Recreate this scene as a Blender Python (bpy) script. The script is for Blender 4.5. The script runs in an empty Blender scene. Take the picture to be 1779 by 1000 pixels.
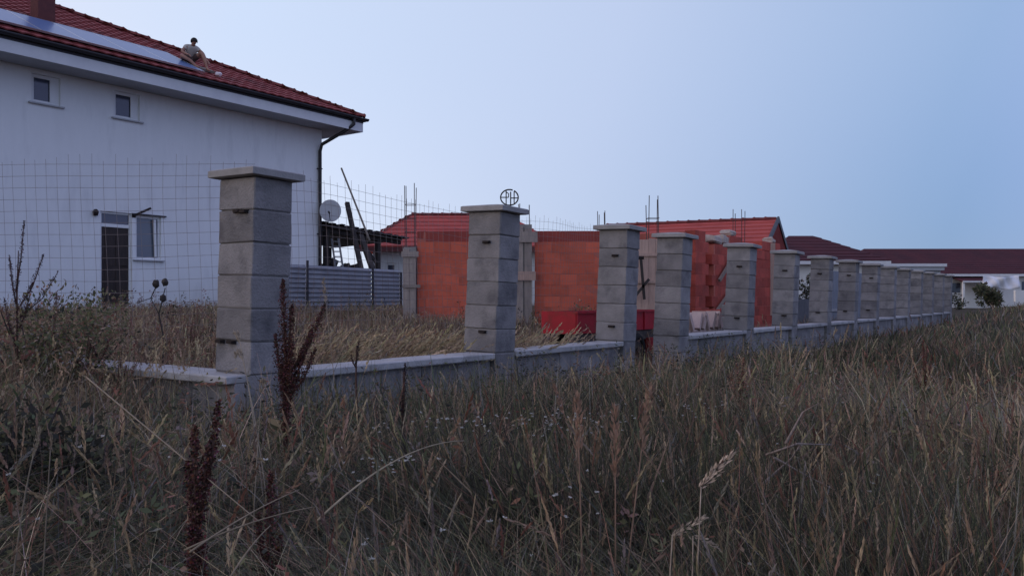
import bpy, bmesh, math, random
import numpy as np
from mathutils import Vector, Matrix, Euler

random.seed(7)
rng = np.random.default_rng(11)
R = math.radians
scene = bpy.context.scene
COL = scene.collection

# ------------------------------------------------------------------ camera, sky, sun, exposure
EYE = 1.05
cam_d = bpy.data.cameras.new('camera')
cam_d.sensor_width = 36.0
cam_d.lens = 28.74
cam_d.shift_y = 0.0101
cam_d.clip_start = 0.05
cam_d.clip_end = 2000
cam = bpy.data.objects.new('camera', cam_d)
COL.objects.link(cam)
cam.location = (0, 0, EYE)
cam.rotation_euler = (R(90), 0, 0)
scene.camera = cam

SUN_AZ = -90.0      # degrees from +Y towards +X (negative = left of the camera)
SUN_EL = 9.0
world = bpy.data.worlds.new('World')
scene.world = world
world.use_nodes = True
wn, wl = world.node_tree.nodes, world.node_tree.links
bg = wn['Background']
sky = wn.new('ShaderNodeTexSky')
sky.sky_type = 'NISHITA'
sky.sun_disc = False
sky.sun_elevation = R(SUN_EL)
sky.sun_rotation = R(SUN_AZ)
sky.air_density = 1.0
sky.dust_density = 0.1
sky.ozone_density = 4.0
# twilight veil over the whole dome: pale glow round the set sun, blue opposite, brightened out of view to lift the walls
wtc = wn.new('ShaderNodeTexCoord')
wdot = wn.new('ShaderNodeVectorMath'); wdot.operation = 'DOT_PRODUCT'
GEL = 14.0
wdot.inputs[1].default_value = (math.sin(R(SUN_AZ))*math.cos(R(GEL)), math.cos(R(SUN_AZ))*math.cos(R(GEL)), math.sin(R(GEL)))
wl.new(wtc.outputs['Generated'], wdot.inputs[0])
wmr = wn.new('ShaderNodeMapRange'); wmr.inputs[1].default_value = -1; wmr.inputs[2].default_value = 1
wl.new(wdot.outputs['Value'], wmr.inputs[0])
def wramp(stops):
    r = wn.new('ShaderNodeValToRGB'); e = r.color_ramp.elements
    r.color_ramp.interpolation = 'EASE' if False else 'LINEAR'
    while len(e) < len(stops): e.new(.5)
    for el, (p, c) in zip(e, stops):
        el.position = (p+1)/2; el.color = (*c, 1)
    wl.new(wmr.outputs[0], r.inputs[0]); return r.outputs[0]
low = wramp(((-1, (.40,.42,.86)), (-.7, (.31,.39,.73)), (-.44, (.21,.315,.56)), (-.1, (.49,.56,.77)), (.22, (.72,.77,.95)), (.6, (1.0,.88,.88)), (1, (1.5,1.12,.95))))
mid = wramp(((-1, (.42,.44,.86)), (-.65, (.38,.46,.80)), (-.4, (.33,.455,.70)), (-.05, (.55,.64,.86)), (.37, (.67,.77,.97)), (1, (.98,.90,.92))))
wsep = wn.new('ShaderNodeSeparateXYZ'); wl.new(wtc.outputs['Generated'], wsep.inputs[0])
def welev(a, b):
    m = wn.new('ShaderNodeMapRange'); m.interpolation_type = 'SMOOTHSTEP'
    m.inputs[1].default_value = a; m.inputs[2].default_value = b
    wl.new(wsep.outputs['Z'], m.inputs[0]); return m.outputs[0]
def wmix(f, a, b, mode='MIX'):
    m = wn.new('ShaderNodeMix'); m.data_type = 'RGBA'; m.blend_type = mode
    for sock, v in ((m.inputs[0], f), (m.inputs[6], a), (m.inputs[7], b)):
        if isinstance(v, (float, int)): sock.default_value = v
        elif isinstance(v, tuple): sock.default_value = v
        else: wl.new(v, sock)
    return m.outputs[2]
veil = wmix(welev(.0, .32), low, mid)
veil = wmix(welev(.3, 1.0), veil, (.49,.51,.86,1))
sk = wn.new('ShaderNodeVectorMath'); sk.operation = 'SCALE'; sk.inputs[3].default_value = .03
wl.new(sky.outputs[0], sk.inputs[0])
tot = wn.new('ShaderNodeVectorMath'); tot.operation = 'ADD'
vs_ = wn.new('ShaderNodeVectorMath'); vs_.operation = 'SCALE'; vs_.inputs[3].default_value = .92
wl.new(veil, vs_.inputs[0])
wl.new(vs_.outputs[0], tot.inputs[0]); wl.new(sk.outputs[0], tot.inputs[1])
wl.new(tot.outputs[0], bg.inputs[0])
bg.inputs[1].default_value = 1.0

sun_d = bpy.data.lights.new('sun', 'SUN')
sun_d.energy = 0.6
sun_d.angle = R(25)
sun_d.color = (1.0, 0.78, 0.66)
sun = bpy.data.objects.new('sun', sun_d)
COL.objects.link(sun)
_sd = Vector((math.sin(R(SUN_AZ)) * math.cos(R(9)), math.cos(R(SUN_AZ)) * math.cos(R(9)), math.sin(R(9))))
sun.rotation_euler = _sd.to_track_quat('Z', 'Y').to_euler()
sun.location = (-20, -10, 20)

scene.view_settings.view_transform = 'Standard'
scene.view_settings.look = 'None'
scene.view_settings.gamma = 1
scene.view_settings.use_curve_mapping = False
scene.view_settings.exposure = 0.0

# ------------------------------------------------------------------ helpers
def tag(o, label=None, cat=None, group=None, kind=None):
    if label: o['label'] = label
    if cat: o['category'] = cat
    if group: o['group'] = group
    if kind: o['kind'] = kind
    return o

def thing(name, label, cat, loc=(0, 0, 0), rot=(0, 0, 0), group=None):
    o = bpy.data.objects.new(name, None)
    COL.objects.link(o)
    o.empty_display_size = 0.1
    o.location = loc
    o.rotation_euler = rot if isinstance(rot, (tuple, list, Euler)) else (0, 0, rot)
    return tag(o, label, cat, group)

class MB:
    def __init__(s):
        s.v = []; s.f = []; s.smooth = False
    def add(s, vs, fs):
        b = len(s.v)
        s.v += [tuple(p) for p in vs]
        s.f += [tuple(b + i for i in q) for q in fs]
        return s
    def box(s, x0, x1, y0, y1, z0, z1, M=None):
        vs = [Vector(p) for p in ((x0,y0,z0),(x1,y0,z0),(x1,y1,z0),(x0,y1,z0),(x0,y0,z1),(x1,y0,z1),(x1,y1,z1),(x0,y1,z1))]
        if M is not None: vs = [M @ p for p in vs]
        return s.add(vs, [(0,3,2,1),(4,5,6,7),(0,1,5,4),(1,2,6,5),(2,3,7,6),(3,0,4,7)])
    def beam(s, a, b, w, h, up=(0, 0, 1)):
        a = Vector(a); b = Vector(b); t = (b - a).normalized()
        up = Vector(up)
        if abs(t.dot(up)) > .97: up = Vector((0, 1, 0))
        x = t.cross(up).normalized(); y = x.cross(t)
        vs = []
        for p in (a, b):
            for sx, sy in ((-1,-1),(1,-1),(1,1),(-1,1)):
                vs.append(p + x*(sx*w/2) + y*(sy*h/2))
        return s.add(vs, [(0,1,2,3),(7,6,5,4),(0,4,5,1),(1,5,6,2),(2,6,7,3),(3,7,4,0)])
    def tube(s, pts, r, n=6, cap=True):
        pts = [Vector(p) for p in pts]
        rs = r if isinstance(r, (list, tuple)) else [r]*len(pts)
        vs = []; ref = None
        for i, p in enumerate(pts):
            t = (pts[min(i+1, len(pts)-1)] - pts[max(i-1, 0)]).normalized()
            if ref is None:
                ref = Vector((0,0,1)) if abs(t.z) < .9 else Vector((1,0,0))
            x = t.cross(ref)
            if x.length < 1e-4: x = t.cross(Vector((0,1,0)))
            x.normalize(); y = t.cross(x); ref = x.cross(t)
            for k in range(n):
                a = 2*math.pi*k/n
                vs.append(p + (x*math.cos(a) + y*math.sin(a))*rs[i])
        fs = []
        for i in range(len(pts)-1):
            for k in range(n):
                k2 = (k+1) % n
                fs.append((i*n+k, i*n+k2, (i+1)*n+k2, (i+1)*n+k))
        if cap:
            fs.append(tuple(reversed(range(n)))); fs.append(tuple((len(pts)-1)*n + k for k in range(n)))
        return s.add(vs, fs)
    def quad(s, a, b, c, d): return s.add([a, b, c, d], [(0,1,2,3)])
    def mesh(s, name, mat=None):
        me = bpy.data.meshes.new(name)
        me.from_pydata(s.v, [], s.f)
        if mat: me.materials.append(mat)
        if s.smooth:
            me.polygons.foreach_set('use_smooth', [True]*len(me.polygons))
        me.update()
        return me
    def build(s, name, mat, parent=None):
        return place(name, s.mesh(name, mat), parent)

def place(name, me, parent=None, loc=None, rot=None, scale=None):
    o = bpy.data.objects.new(name, me)
    COL.objects.link(o)
    if parent is not None: o.parent = parent
    if loc is not None: o.location = loc
    if rot is not None: o.rotation_euler = rot
    if scale is not None: o.scale = scale
    return o

def cbox(name, sx, sy, sz, bev, mat, jitter=0.0, seed=0):
    """a chamfered block centred on x, y with its base at z = 0"""
    bm = bmesh.new()
    bmesh.ops.create_cube(bm, size=1)
    for v in bm.verts:
        v.co = Vector((v.co.x*sx, v.co.y*sy, (v.co.z+.5)*sz))
    bmesh.ops.bevel(bm, geom=list(bm.edges), offset=bev, segments=1, affect='EDGES', profile=.5)
    if jitter:
        rr = random.Random(seed)
        for v in bm.verts:
            v.co += Vector((rr.uniform(-1,1), rr.uniform(-1,1), rr.uniform(-1,1)))*jitter
    me = bpy.data.meshes.new(name)
    bm.to_mesh(me); bm.free()
    me.materials.append(mat)
    return me

def copy_tree(o, parent=None):
    c = o.copy(); COL.objects.link(c)
    if parent is not None: c.parent = parent
    for ch in list(o.children): copy_tree(ch, c)
    return c

# ------------------------------------------------------------------ materials
def mat(name, col, rough=.85, col2=None, scale=6.0, detail=6.0, bump=0.0, bscale=None, rnd=0.0, spec=.3, metal=0.0,
        stain=None, stain_scale=1.5, contrast=(.35, .65), stretch=None):
    m = bpy.data.materials.new(name); m.use_nodes = True
    nt = m.node_tree; N = nt.nodes; L = nt.links
    p = N['Principled BSDF']
    p.inputs['Roughness'].default_value = rough
    p.inputs['Metallic'].default_value = metal
    p.inputs['Specular IOR Level'].default_value = spec
    tc = N.new('ShaderNodeTexCoord')
    src = tc.outputs['Object']
    if rnd or stretch:
        mp = N.new('ShaderNodeMapping'); L.new(src, mp.inputs[0])
        if stretch: mp.inputs['Scale'].default_value = stretch
        if rnd:
            oi = N.new('ShaderNodeObjectInfo')
            ml = N.new('ShaderNodeMath'); ml.operation = 'MULTIPLY'; ml.inputs[1].default_value = 37.0
            L.new(oi.outputs['Random'], ml.inputs[0])
            cb = N.new('ShaderNodeCombineXYZ')
            for i in range(3): L.new(ml.outputs[0], cb.inputs[i])
            L.new(cb.outputs[0], mp.inputs['Location'])
        src = mp.outputs[0]
    def noise(sc, dt=detail):
        n = N.new('ShaderNodeTexNoise'); n.inputs['Scale'].default_value = sc; n.inputs['Detail'].default_value = dt
        n.inputs['Roughness'].default_value = .62
        L.new(src, n.inputs['Vector']); return n
    out = None
    if col2 is not None:
        n = noise(scale)
        mr = N.new('ShaderNodeMapRange'); mr.inputs[1].default_value, mr.inputs[2].default_value = contrast
        L.new(n.outputs[0], mr.inputs[0])
        mx = N.new('ShaderNodeMix'); mx.data_type = 'RGBA'
        mx.inputs[6].default_value = (*col, 1); mx.inputs[7].default_value = (*col2, 1)
        L.new(mr.outputs[0], mx.inputs[0]); out = mx.outputs[2]
    if stain is not None:
        n = noise(stain_scale, 4)
        mr = N.new('ShaderNodeMapRange'); mr.inputs[1].default_value, mr.inputs[2].default_value = .52, .72
        L.new(n.outputs[0], mr.inputs[0])
        mx = N.new('ShaderNodeMix'); mx.data_type = 'RGBA'
        if out: L.new(out, mx.inputs[6])
        else: mx.inputs[6].default_value = (*col, 1)
        mx.inputs[7].default_value = (*stain, 1)
        L.new(mr.outputs[0], mx.inputs[0]); out = mx.outputs[2]
    if rnd:
        hs = N.new('ShaderNodeHueSaturation')
        mr = N.new('ShaderNodeMapRange'); mr.inputs[3].default_value = 1-rnd; mr.inputs[4].default_value = 1+rnd
        L.new(oi.outputs['Random'], mr.inputs[0]); L.new(mr.outputs[0], hs.inputs['Value'])
        if out: L.new(out, hs.inputs['Color'])
        else: hs.inputs['Color'].default_value = (*col, 1)
        out = hs.outputs[0]
    if out: L.new(out, p.inputs['Base Color'])
    else: p.inputs['Base Color'].default_value = (*col, 1)
    if bump:
        n = noise(bscale or scale*4)
        b = N.new('ShaderNodeBump'); b.inputs['Strength'].default_value = bump; b.inputs['Distance'].default_value = .02
        L.new(n.outputs[0], b.inputs['Height']); L.new(b.outputs[0], p.inputs['Normal'])
    return m

def leaf_mat(name, rough=.8, trans=.25):
    m = bpy.data.materials.new(name); m.use_nodes = True
    nt = m.node_tree; N = nt.nodes; L = nt.links
    p = N['Principled BSDF']; p.inputs['Roughness'].default_value = rough
    p.inputs['Specular IOR Level'].default_value = .15
    a = N.new('ShaderNodeAttribute'); a.attribute_name = 'tint'
    L.new(a.outputs['Color'], p.inputs['Base Color'])
    t = N.new('ShaderNodeBsdfTranslucent'); L.new(a.outputs['Color'], t.inputs['Color'])
    mx = N.new('ShaderNodeMixShader'); mx.inputs[0].default_value = trans
    L.new(p.outputs[0], mx.inputs[1]); L.new(t.outputs[0], mx.inputs[2])
    L.new(mx.outputs[0], N['Material Output'].inputs['Surface'])
    return m

M_block = mat('concrete_block', (.195,.186,.19), .96, (.29,.274,.276), 3.2, detail=9, bump=.7, bscale=60, rnd=.16, spec=.08, stain=(.135,.13,.138), stain_scale=3.5)
M_cap = mat('cast_concrete', (.33,.315,.31), .9, (.26,.25,.25), 7, bump=.3, bscale=50, rnd=.07, spec=.15, stain=(.27,.265,.25), stain_scale=5)
M_coping = mat('coping_concrete', (.42,.41,.41), .88, (.33,.32,.32), 5, bump=.4, bscale=45, rnd=.1, spec=.15, stain=(.22,.215,.21), stain_scale=3)
M_mortar = mat('mortar', (.20,.195,.19), .95, (.15,.145,.14), 12, bump=.4)
M_iron = mat('dark_iron', (.022,.02,.022), .8, (.04,.028,.024), 30, spec=.12)
M_wire = mat('mesh_wire', (.20,.185,.19), .65, (.25,.18,.15), 14, spec=.3)
M_stucco = mat('white_render', (.74,.74,.74), .92, (.80,.80,.80), 2.2, bump=.12, bscale=120, spec=.15, stain=(.65,.65,.655), stain_scale=2.2, stretch=(1,1,.22))
M_plinth = mat('plinth_render', (.25,.22,.20), .95, (.18,.16,.15), 3, bump=.3)
M_fascia = mat('white_board', (.66,.66,.67), .6, (.60,.60,.62), 3, spec=.3)
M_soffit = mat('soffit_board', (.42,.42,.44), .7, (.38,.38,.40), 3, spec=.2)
M_gutter = mat('brown_gutter', (.022,.020,.024), .5, (.030,.025,.028), 8, spec=.4)
M_tile = mat('red_roof_tile', (.27,.055,.05), .8, (.21,.046,.043), 3, bump=.2, spec=.25, stain=(.13,.035,.033), stain_scale=1.2)
M_ridge = mat('ridge_tile_red', (.20,.045,.04), .8, (.13,.035,.032), 6, rnd=.2, spec=.25)
M_tile_far = mat('bright_red_tile', (.42,.075,.06), .8, (.36,.066,.054), 1.2, spec=.2, bump=.15, stain=(.32,.06,.05), stain_scale=.6)
M_maroon = mat('maroon_roof_tile', (.085,.026,.032), .85, (.06,.022,.028), .8, spec=.15, bump=.2, bscale=6)
M_chim = mat('chimney_brick', (.14,.045,.042), .85, (.10,.035,.035), 8, bump=.3)
M_pvc = mat('white_plastic_frame', (.72,.72,.72), .45, spec=.4)
M_door = mat('dark_wood_door', (.028,.020,.018), .55, (.045,.030,.025), 5, stretch=(6,6,.7), bump=.2)
M_glass = mat('dark_glass', (.05,.055,.085), .08, spec=.7)
M_glass_dull = mat('curtained_glass', (.10,.12,.15), .12, spec=.7)
M_panel = mat('solar_cell_glass', (.12,.18,.33), .30, spec=.32, metal=0.0)
M_panel.node_tree.nodes['Principled BSDF'].inputs['IOR'].default_value = 1.22
M_alu = mat('aluminium_frame', (.55,.56,.58), .35, metal=.9)
M_wood = mat('weathered_wood', (.27,.225,.185), .9, (.18,.15,.125), 4, stretch=(1,1,8), bump=.25, rnd=.15)
M_wood_dark = mat('dark_timber', (.035,.03,.03), .9, (.055,.045,.04), 5, bump=.2, rnd=.2)
M_formwood = mat('formwork_board', (.50,.34,.275), .85, (.41,.28,.23), 4, stretch=(5,5,1), bump=.2, rnd=.12)
M_formgrey = mat('grey_formwork_board', (.34,.28,.245), .9, (.25,.21,.19), 4, stretch=(5,5,1), bump=.2, rnd=.15)
M_brick = mat('hollow_clay_brick', (.66,.145,.088), .88, (.56,.13,.082), 3, rnd=.11, bump=.5, bscale=40, spec=.1, stain=(.40,.11,.075), stain_scale=1.6)
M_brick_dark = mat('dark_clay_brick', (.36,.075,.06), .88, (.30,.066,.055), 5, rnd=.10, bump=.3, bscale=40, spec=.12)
M_brick_red = mat('red_clay_brick', (.48,.095,.07), .88, (.36,.08,.062), 4, rnd=.18, bump=.5, bscale=40, spec=.1, stain=(.28,.07,.055), stain_scale=1.8)
M_brickmortar = mat('clay_mortar', (.50,.15,.11), .95, (.42,.12,.09), 8)
M_conc_rough = mat('rough_concrete', (.30,.28,.26), .95, (.22,.20,.19), 6, bump=.5, rnd=.08)
M_rebar = mat('rusty_rebar', (.10,.07,.065), .8, (.07,.055,.055), 20)
M_rust = mat('galvanised_sheet', (.33,.34,.37), .5, (.27,.28,.31), 3, metal=.25, spec=.4, stain=(.22,.22,.24), stain_scale=2)
M_shed = mat('shed_roof_sheet', (.045,.042,.045), .8, (.07,.06,.06), 5)
M_shed_under = mat('shed_boards', (.22,.20,.19), .9, (.16,.145,.14), 4, stretch=(1,5,1))
M_dish = mat('dish_enamel', (.42,.42,.43), .5, (.38,.38,.39), 5, spec=.4)
M_redpaint = mat('red_trailer_paint', (.42,.014,.028), .6, (.32,.014,.024), 5, spec=.3, stain=(.16,.03,.025), stain_scale=4, bump=.2)
M_rubber = mat('tyre_rubber', (.02,.02,.02), .85)
M_chassis = mat('grimy_steel', (.09,.075,.065), .8, (.06,.05,.045), 8)
M_palebrick = mat('pale_pink_block', (.50,.38,.34), .9, (.42,.31,.28), 5, rnd=.12, bump=.3)
M_white = mat('limewashed_wall', (.74,.73,.72), .9, (.66,.65,.64), .5, spec=.1)
M_greywall = mat('grey_render', (.42,.43,.46), .9, (.36,.37,.40), .6, spec=.1)
M_tarp = mat('white_tarpaulin', (.76,.76,.80), .5, (.66,.66,.72), .9, spec=.3)
M_skin = mat('skin', (.33,.17,.12), .6)
M_hair = mat('black_hair', (.015,.013,.013), .7)
M_shirt = mat('pale_cotton', (.50,.45,.39), .9, (.43,.39,.34), 10)
M_shorts = mat('brown_cotton', (.09,.055,.05), .9)
M_rag = mat('white_rag', (.75,.68,.68), .9)
M_leaf = leaf_mat('leaf_blade')
M_seed = leaf_mat('seed_husk', .9, .05)

# ------------------------------------------------------------------ frames
D2 = np.array([.5850943, .8109653]); N2 = np.array([-.8109653, .5850943])
FROT = math.atan2(D2[1], D2[0])
P1 = np.array([-1.80, 5.65])
def fw(t, y):                       # fence frame -> world xy
    p = P1 + D2*t + N2*y
    return float(p[0]), float(p[1])
def smooth(a, b, x):
    t = np.clip((x-a)/(b-a), 0, 1); return t*t*(3-2*t)
def wdist(x, y): return (x-P1[0])*N2[0] + (y-P1[1])*N2[1]
def tdist(x, y): return (x-P1[0])*D2[0] + (y-P1[1])*D2[1]
def gz(x, y):
    x = np.asarray(x, float); y = np.asarray(y, float)
    w = wdist(x, y)
    z = .62*smooth(.6, 9, w) - .24*smooth(.2, 4.5, -w)
    z = z + .48*smooth(20, 50, y)*(1-smooth(.2, 5, w))
    z = z + .035*np.sin(x*1.3+.4)*np.sin(y*1.1) + .02*np.sin(x*3.1)*np.sin(y*2.7+1)
    return z
def gzf(x, y): return float(gz(x, y))

# ------------------------------------------------------------------ ground
def make_ground():
    def axis(lo, hi, n, c, p=2.2):
        u = np.linspace(-1, 1, n)
        s = np.sign(u)*np.abs(u)**p
        return np.where(s < 0, c + s*(c-lo), c + s*(hi-c))
    xs = axis(-420, 420, 150, 0); ys = axis(-60, 700, 170, 8, 2.4)
    X, Y = np.meshgrid(xs, ys)
    Z = gz(X, Y)
    V = np.stack([X, Y, Z], -1).reshape(-1, 3)
    nx, ny = len(xs), len(ys)
    i = np.arange(nx*ny).reshape(ny, nx)
    F = np.stack([i[:-1,:-1], i[:-1,1:], i[1:,1:], i[1:,:-1]], -1).reshape(-1, 4)
    me = bpy.data.meshes.new('ground')
    me.from_pydata(V.tolist(), [], F.tolist())
    me.polygons.foreach_set('use_smooth', [True]*len(F))
    me.materials.append(mat('field_soil', (.075,.058,.042), .97, (.05,.046,.03), .7, bump=.6, bscale=9, spec=.05, stain=(.10,.075,.05), stain_scale=.25))
    o = place('ground', me); tag(o, kind='structure')
make_ground()

# ------------------------------------------------------------------ block fence
PW, PD, CH = .33, .40, .23
block_meshes = [cbox('pillar_block', PW, PD, CH-.006, .008, M_block, .004, s) for s in range(5)]
core_mesh = MB().box(-PW/2+.012, PW/2-.012, -PD/2+.012, PD/2-.012, -.5, 1.885).mesh('mortar_core', M_mortar)
def cap_mesh():
    m = MB()
    a, b = PW/2+.06, PD/2+.06
    rings = [(a-.02, b-.02, 0), (a, b, .006), (a, b, .05), (a-.012, b-.012, .058), (.05, .06, .085)]
    vs = []
    for x, y, z in rings: vs += [(-x,-y,z),(x,-y,z),(x,y,z),(-x,y,z)]
    fs = [(3,2,1,0)]
    for k in range(len(rings)-1):
        for j in range(4):
            fs.append((k*4+j, k*4+(j+1)%4, (k+1)*4+(j+1)%4, (k+1)*4+j))
    fs.append(tuple(range(16, 20)))
    m.add(vs, fs)
    return m.mesh('cap', M_cap)
CAPM = cap_mesh()
def bracket_mesh():
    m = MB()
    m.box(-.012, 0, -.046, .046, -.014, .014)
    m.box(-.036, -.0125, -.04, .02, -.009, .008)
    return m.mesh('hinge_bracket', M_iron)
BRK = bracket_mesh()

pillar_t = [0, 2.82, 5.44, 7.07, 9.74, 12.19, 14.65, 17.02, 19.35, 21.54, 23.66, 25.8, 28.03, 30.31, 32.3]
pillar_lab = [
 'nearest and largest grey block pillar with flat cap at the fence corner',
 'grey block pillar between the corner pillar and the gate pillar, round hoop behind its cap',
 'grey block pillar on the near side of the open gate gap, in front of the red trailer',
 'grey block pillar on the far side of the open gate gap, in front of pale formwork boards',
 'grey block pillar just past the gate with patchy stained lower blocks beside the brick rubble',
 'grey block pillar in front of the dark gable end of the red roofed house',
 'grey block pillar directly right of the narrow white wall strip',
 'grey block pillar in front of the white fascia, with a tall grey panel to its left',
 'last clear grey block pillar before the far cluster of pillars closes up',
 'leftmost pillar of the far bunched row at the end of the fence',
 'second pillar from the left in the far bunched row',
 'middle left pillar of the far bunched row of fence pillars',
 'middle right pillar of the far bunched row of fence pillars',
 'second to last pillar at the far end of the fence',
 'rightmost and most distant pillar at the far end of the fence']
lean = [1.6, 2.2, 2.2, 2.4, 2.6, 2.4, 2.2, 2.0, 2.0, 1.6, 1.4, 1.6, 1.2, 1.5, 1.4]
brk_z = [(1.66, .74), (1.60, .72), (1.58, .70), None, (1.58, .72), (1.58, .72), (1.58, .74), (1.6, .74), (1.58, .74)]
for i, t in enumerate(pillar_t):
    x, y = fw(t + PW/2, PD/2)
    lr = R(lean[i])
    p = thing('fence_pillar', pillar_lab[i], 'pillar', (x-.03, y, 0), (lr*.811, lr*.585, FROT), 'grey block fence pillars')
    place('mortar_core', core_mesh, p)
    z = -.40
    k = 0
    while z < 1.80:
        rz = random.uniform(-.012, .012) + (math.pi if random.random() < .5 else 0)
        place('block', block_meshes[(i*3+k) % 5], p, (random.uniform(-.003,.003), random.uniform(-.003,.003), z+.003), (0, 0, rz))
        z += CH; k += 1
    place('cap', CAPM, p, (0, 0, z), (0, 0, random.uniform(-.02,.02)))
    bz = brk_z[i] if i < len(brk_z) else None
    if bz:
        for h in bz:
            b = place('hinge_bracket', BRK, p, (-PW/2-.001, random.uniform(-.05,.02), h))
    if i == 0:
        place('hinge_bracket', BRK, p, (-PW/2-.001, -.10, 1.655)); place('hinge_bracket', BRK, p, (-PW/2-.001, .135, .74))

LEDGE = .52
wall_block = [cbox('wall_block', .49, .20, CH-.008, .006, M_block, .002, 20+s) for s in range(4)]
wall_lab = ['low grey block wall with pale coping from the corner pillar to the second pillar',
 'low grey block wall with pale coping ending at the gate, red trailer behind it', None,
 'low grey block wall with pale coping below the pink brick rubble just past the gate',
 'low block wall section below the stack of grey blocks and the red brick piers',
 'low block wall section in front of the low dark panel and the white wall strip',
 'low block wall section in front of the tall grey panel',
 'short looking low wall section left of the last clear pillar',
 'low wall section where the clear pillars end and the bunched row begins',
 'low wall section at the left end of the far bunched pillars',
 'low wall section between the left pillars of the far bunched row',
 'low wall section in the middle of the far bunched row',
 'low wall section right of the middle of the far bunched row',
 'last low wall section at the far end of the fence']
def low_wall(t0, t1, label, axis='t'):
    if axis == 't':
        x, y = fw(t0, .17); rot = FROT
    else:
        x, y = fw(-.01, t0); rot = FROT + math.pi/2
    w = thing('low_wall', label, 'wall', (x, y, 0), (0, 0, rot), 'low wall sections of the block fence')
    L = t1 - t0
    MB().box(.006, L-.006, -.085, .085, -.5, LEDGE-.062).build('mortar_core', M_mortar, w)
    n = max(2, round(L/.5)); bl = L/n
    z = -.2
    for c in range(3):
        for k in range(n):
            place('wall_block', wall_block[(k+c) % 4], w, (bl*(k+.5), random.uniform(-.003,.003), z+.002), None, ((bl-.008)/.49, 1, 1))
        z += .22
    # coping slabs
    nc = max(2, round(L/1.25)); cl = L/nc
    for k in range(nc):
        me = cbox('coping_slab', cl-.006, .34, .058, .008, M_coping, .002, 40+k)
        place('coping_slab', me, w, (cl*(k+.5), 0, LEDGE-.058), (random.uniform(-.006,.006), random.uniform(-.003,.003), random.uniform(-.004,.004)))
    return w
for i in range(len(pillar_t)-1):
    if wall_lab[i]: low_wall(pillar_t[i]+PW+.012, pillar_t[i+1]-.012, wall_lab[i])
low_wall(.03, 6.2, 'low block wall with coping running back to the left from the corner pillar behind the weeds', 'y')

# ------------------------------------------------------------------ wire mesh fence in the yard
def mesh_fence(a, b, top, cell, label, seed, amp):
    rr = random.Random(seed)
    a = Vector(a); b = Vector(b); L = (b-a).length; u = (b-a)/L
    nrm = Vector((-u.y, u.x))
    g = thing('wire_mesh_fence', label, 'fence', (a.x, a.y, 0), (0, 0, 0), 'wire mesh fencing in the yard')
    ph = [rr.uniform(0, 6) for _ in range(8)]
    def off(s, z):
        return (amp*(math.sin(s*1.1+ph[0]) + .6*math.sin(s*2.7+ph[1]))*(.4+.6*z/2.5),
                amp*.9*(math.sin(s*.9+ph[2]+z*.8) + .5*math.sin(s*2.3+ph[3])))
    def P(s, z):
        o1, o2 = off(s, z)
        ds = amp*.5*math.sin(z*2.2+ph[4]+s*.6)
        q = u*(s+ds) + nrm*o1
        return (q.x, q.y, z + o2*.6)
    n = int(L/cell)
    z = .35
    rows = []
    while z < top + .001: rows.append(z); z += cell
    for z in rows:
        MB().tube([P(L*k/24, z) for k in range(25)], .0020, 4, False).build('horizontal_wire', M_wire, g)
    for k in range(n+1):
        s = k*cell + rr.uniform(-.01, .01)
        t2 = rows[-1] + rr.uniform(.02, .12)
        MB().tube([P(s, .3 + (t2-.3)*j/7) for j in range(8)], .0019, 4, False).build('vertical_wire', M_wire, g)
    return g
mesh_fence((-7.6, 9.2), (-2.95, 9.4), 2.58, .13, 'sagging grey wire mesh fence crossing in front of the white house', 3, .045)
mesh_fence((-2.93, 9.45), (1.95, 17.3), 2.55, .13, 'wavy wire mesh fence standing against the sky left of the brick shell', 5, .085)

# ------------------------------------------------------------------ white house
HC = np.array([-5.85970, 25.17631])
def hw(x, y):
    p = HC + D2*x + N2*y; return float(p[0]), float(p[1])
house = thing('white_house', 'two storey white rendered house with red tiled roof and solar panels', 'house', (HC[0], HC[1], 0), (0, 0, FROT))

def wall_open(x0, x1, z0, z1, th, ops):
    """solid wall in the local x-z plane, outer face at y = 0, with openings (x0,x1,z0,z1)"""
    xs = sorted({x0, x1, *[o[0] for o in ops], *[o[1] for o in ops]})
    zs = sorted({z0, z1, *[o[2] for o in ops], *[o[3] for o in ops]})
    def is_open(i, j):
        if i < 0 or j < 0 or i >= len(xs)-1 or j >= len(zs)-1: return True
        cx, cz = (xs[i]+xs[i+1])/2, (zs[j]+zs[j+1])/2
        return any(o[0] < cx < o[1] and o[2] < cz < o[3] for o in ops)
    m = MB()
    for i in range(len(xs)-1):
        for j in range(len(zs)-1):
            if is_open(i, j): continue
            a, b, c, d = xs[i], xs[i+1], zs[j], zs[j+1]
            m.quad((a,0,c),(b,0,c),(b,0,d),(a,0,d)); m.quad((b,th,c),(a,th,c),(a,th,d),(b,th,d))
            if is_open(i-1, j): m.quad((a,th,c),(a,0,c),(a,0,d),(a,th,d))
            if is_open(i+1, j): m.quad((b,0,c),(b,th,c),(b,th,d),(b,0,d))
            if is_open(i, j-1): m.quad((a,th,c),(b,th,c),(b,0,c),(a,0,c))
            if is_open(i, j+1): m.quad((a,0,d),(b,0,d),(b,th,d),(a,th,d))
    return m
W1 = (-8.42, -7.79, 5.46, 6.14-.03); W2 = (-6.53, -5.87, 5.45, 6.11)
DR = (-6.86, -6.07, .85, 3.15); WG = (-5.98, -5.30, 2.02, 3.12)
SOF = 6.22
HL, HDp = 17.0, 12.0
m = wall_open(-HL, 0, .78, SOF+.1, .3, [W1, W2, DR, WG])
m.box(-.3, -.002, .302, HDp, .78, SOF+.1); m.box(-HL, -.302, HDp-.3, HDp-.002, .78, SOF+.1); m.box(-HL+.002, -HL+.3, .302, HDp-.302, .78, SOF+.1)
m.build('wall', M_stucco, house)
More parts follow.
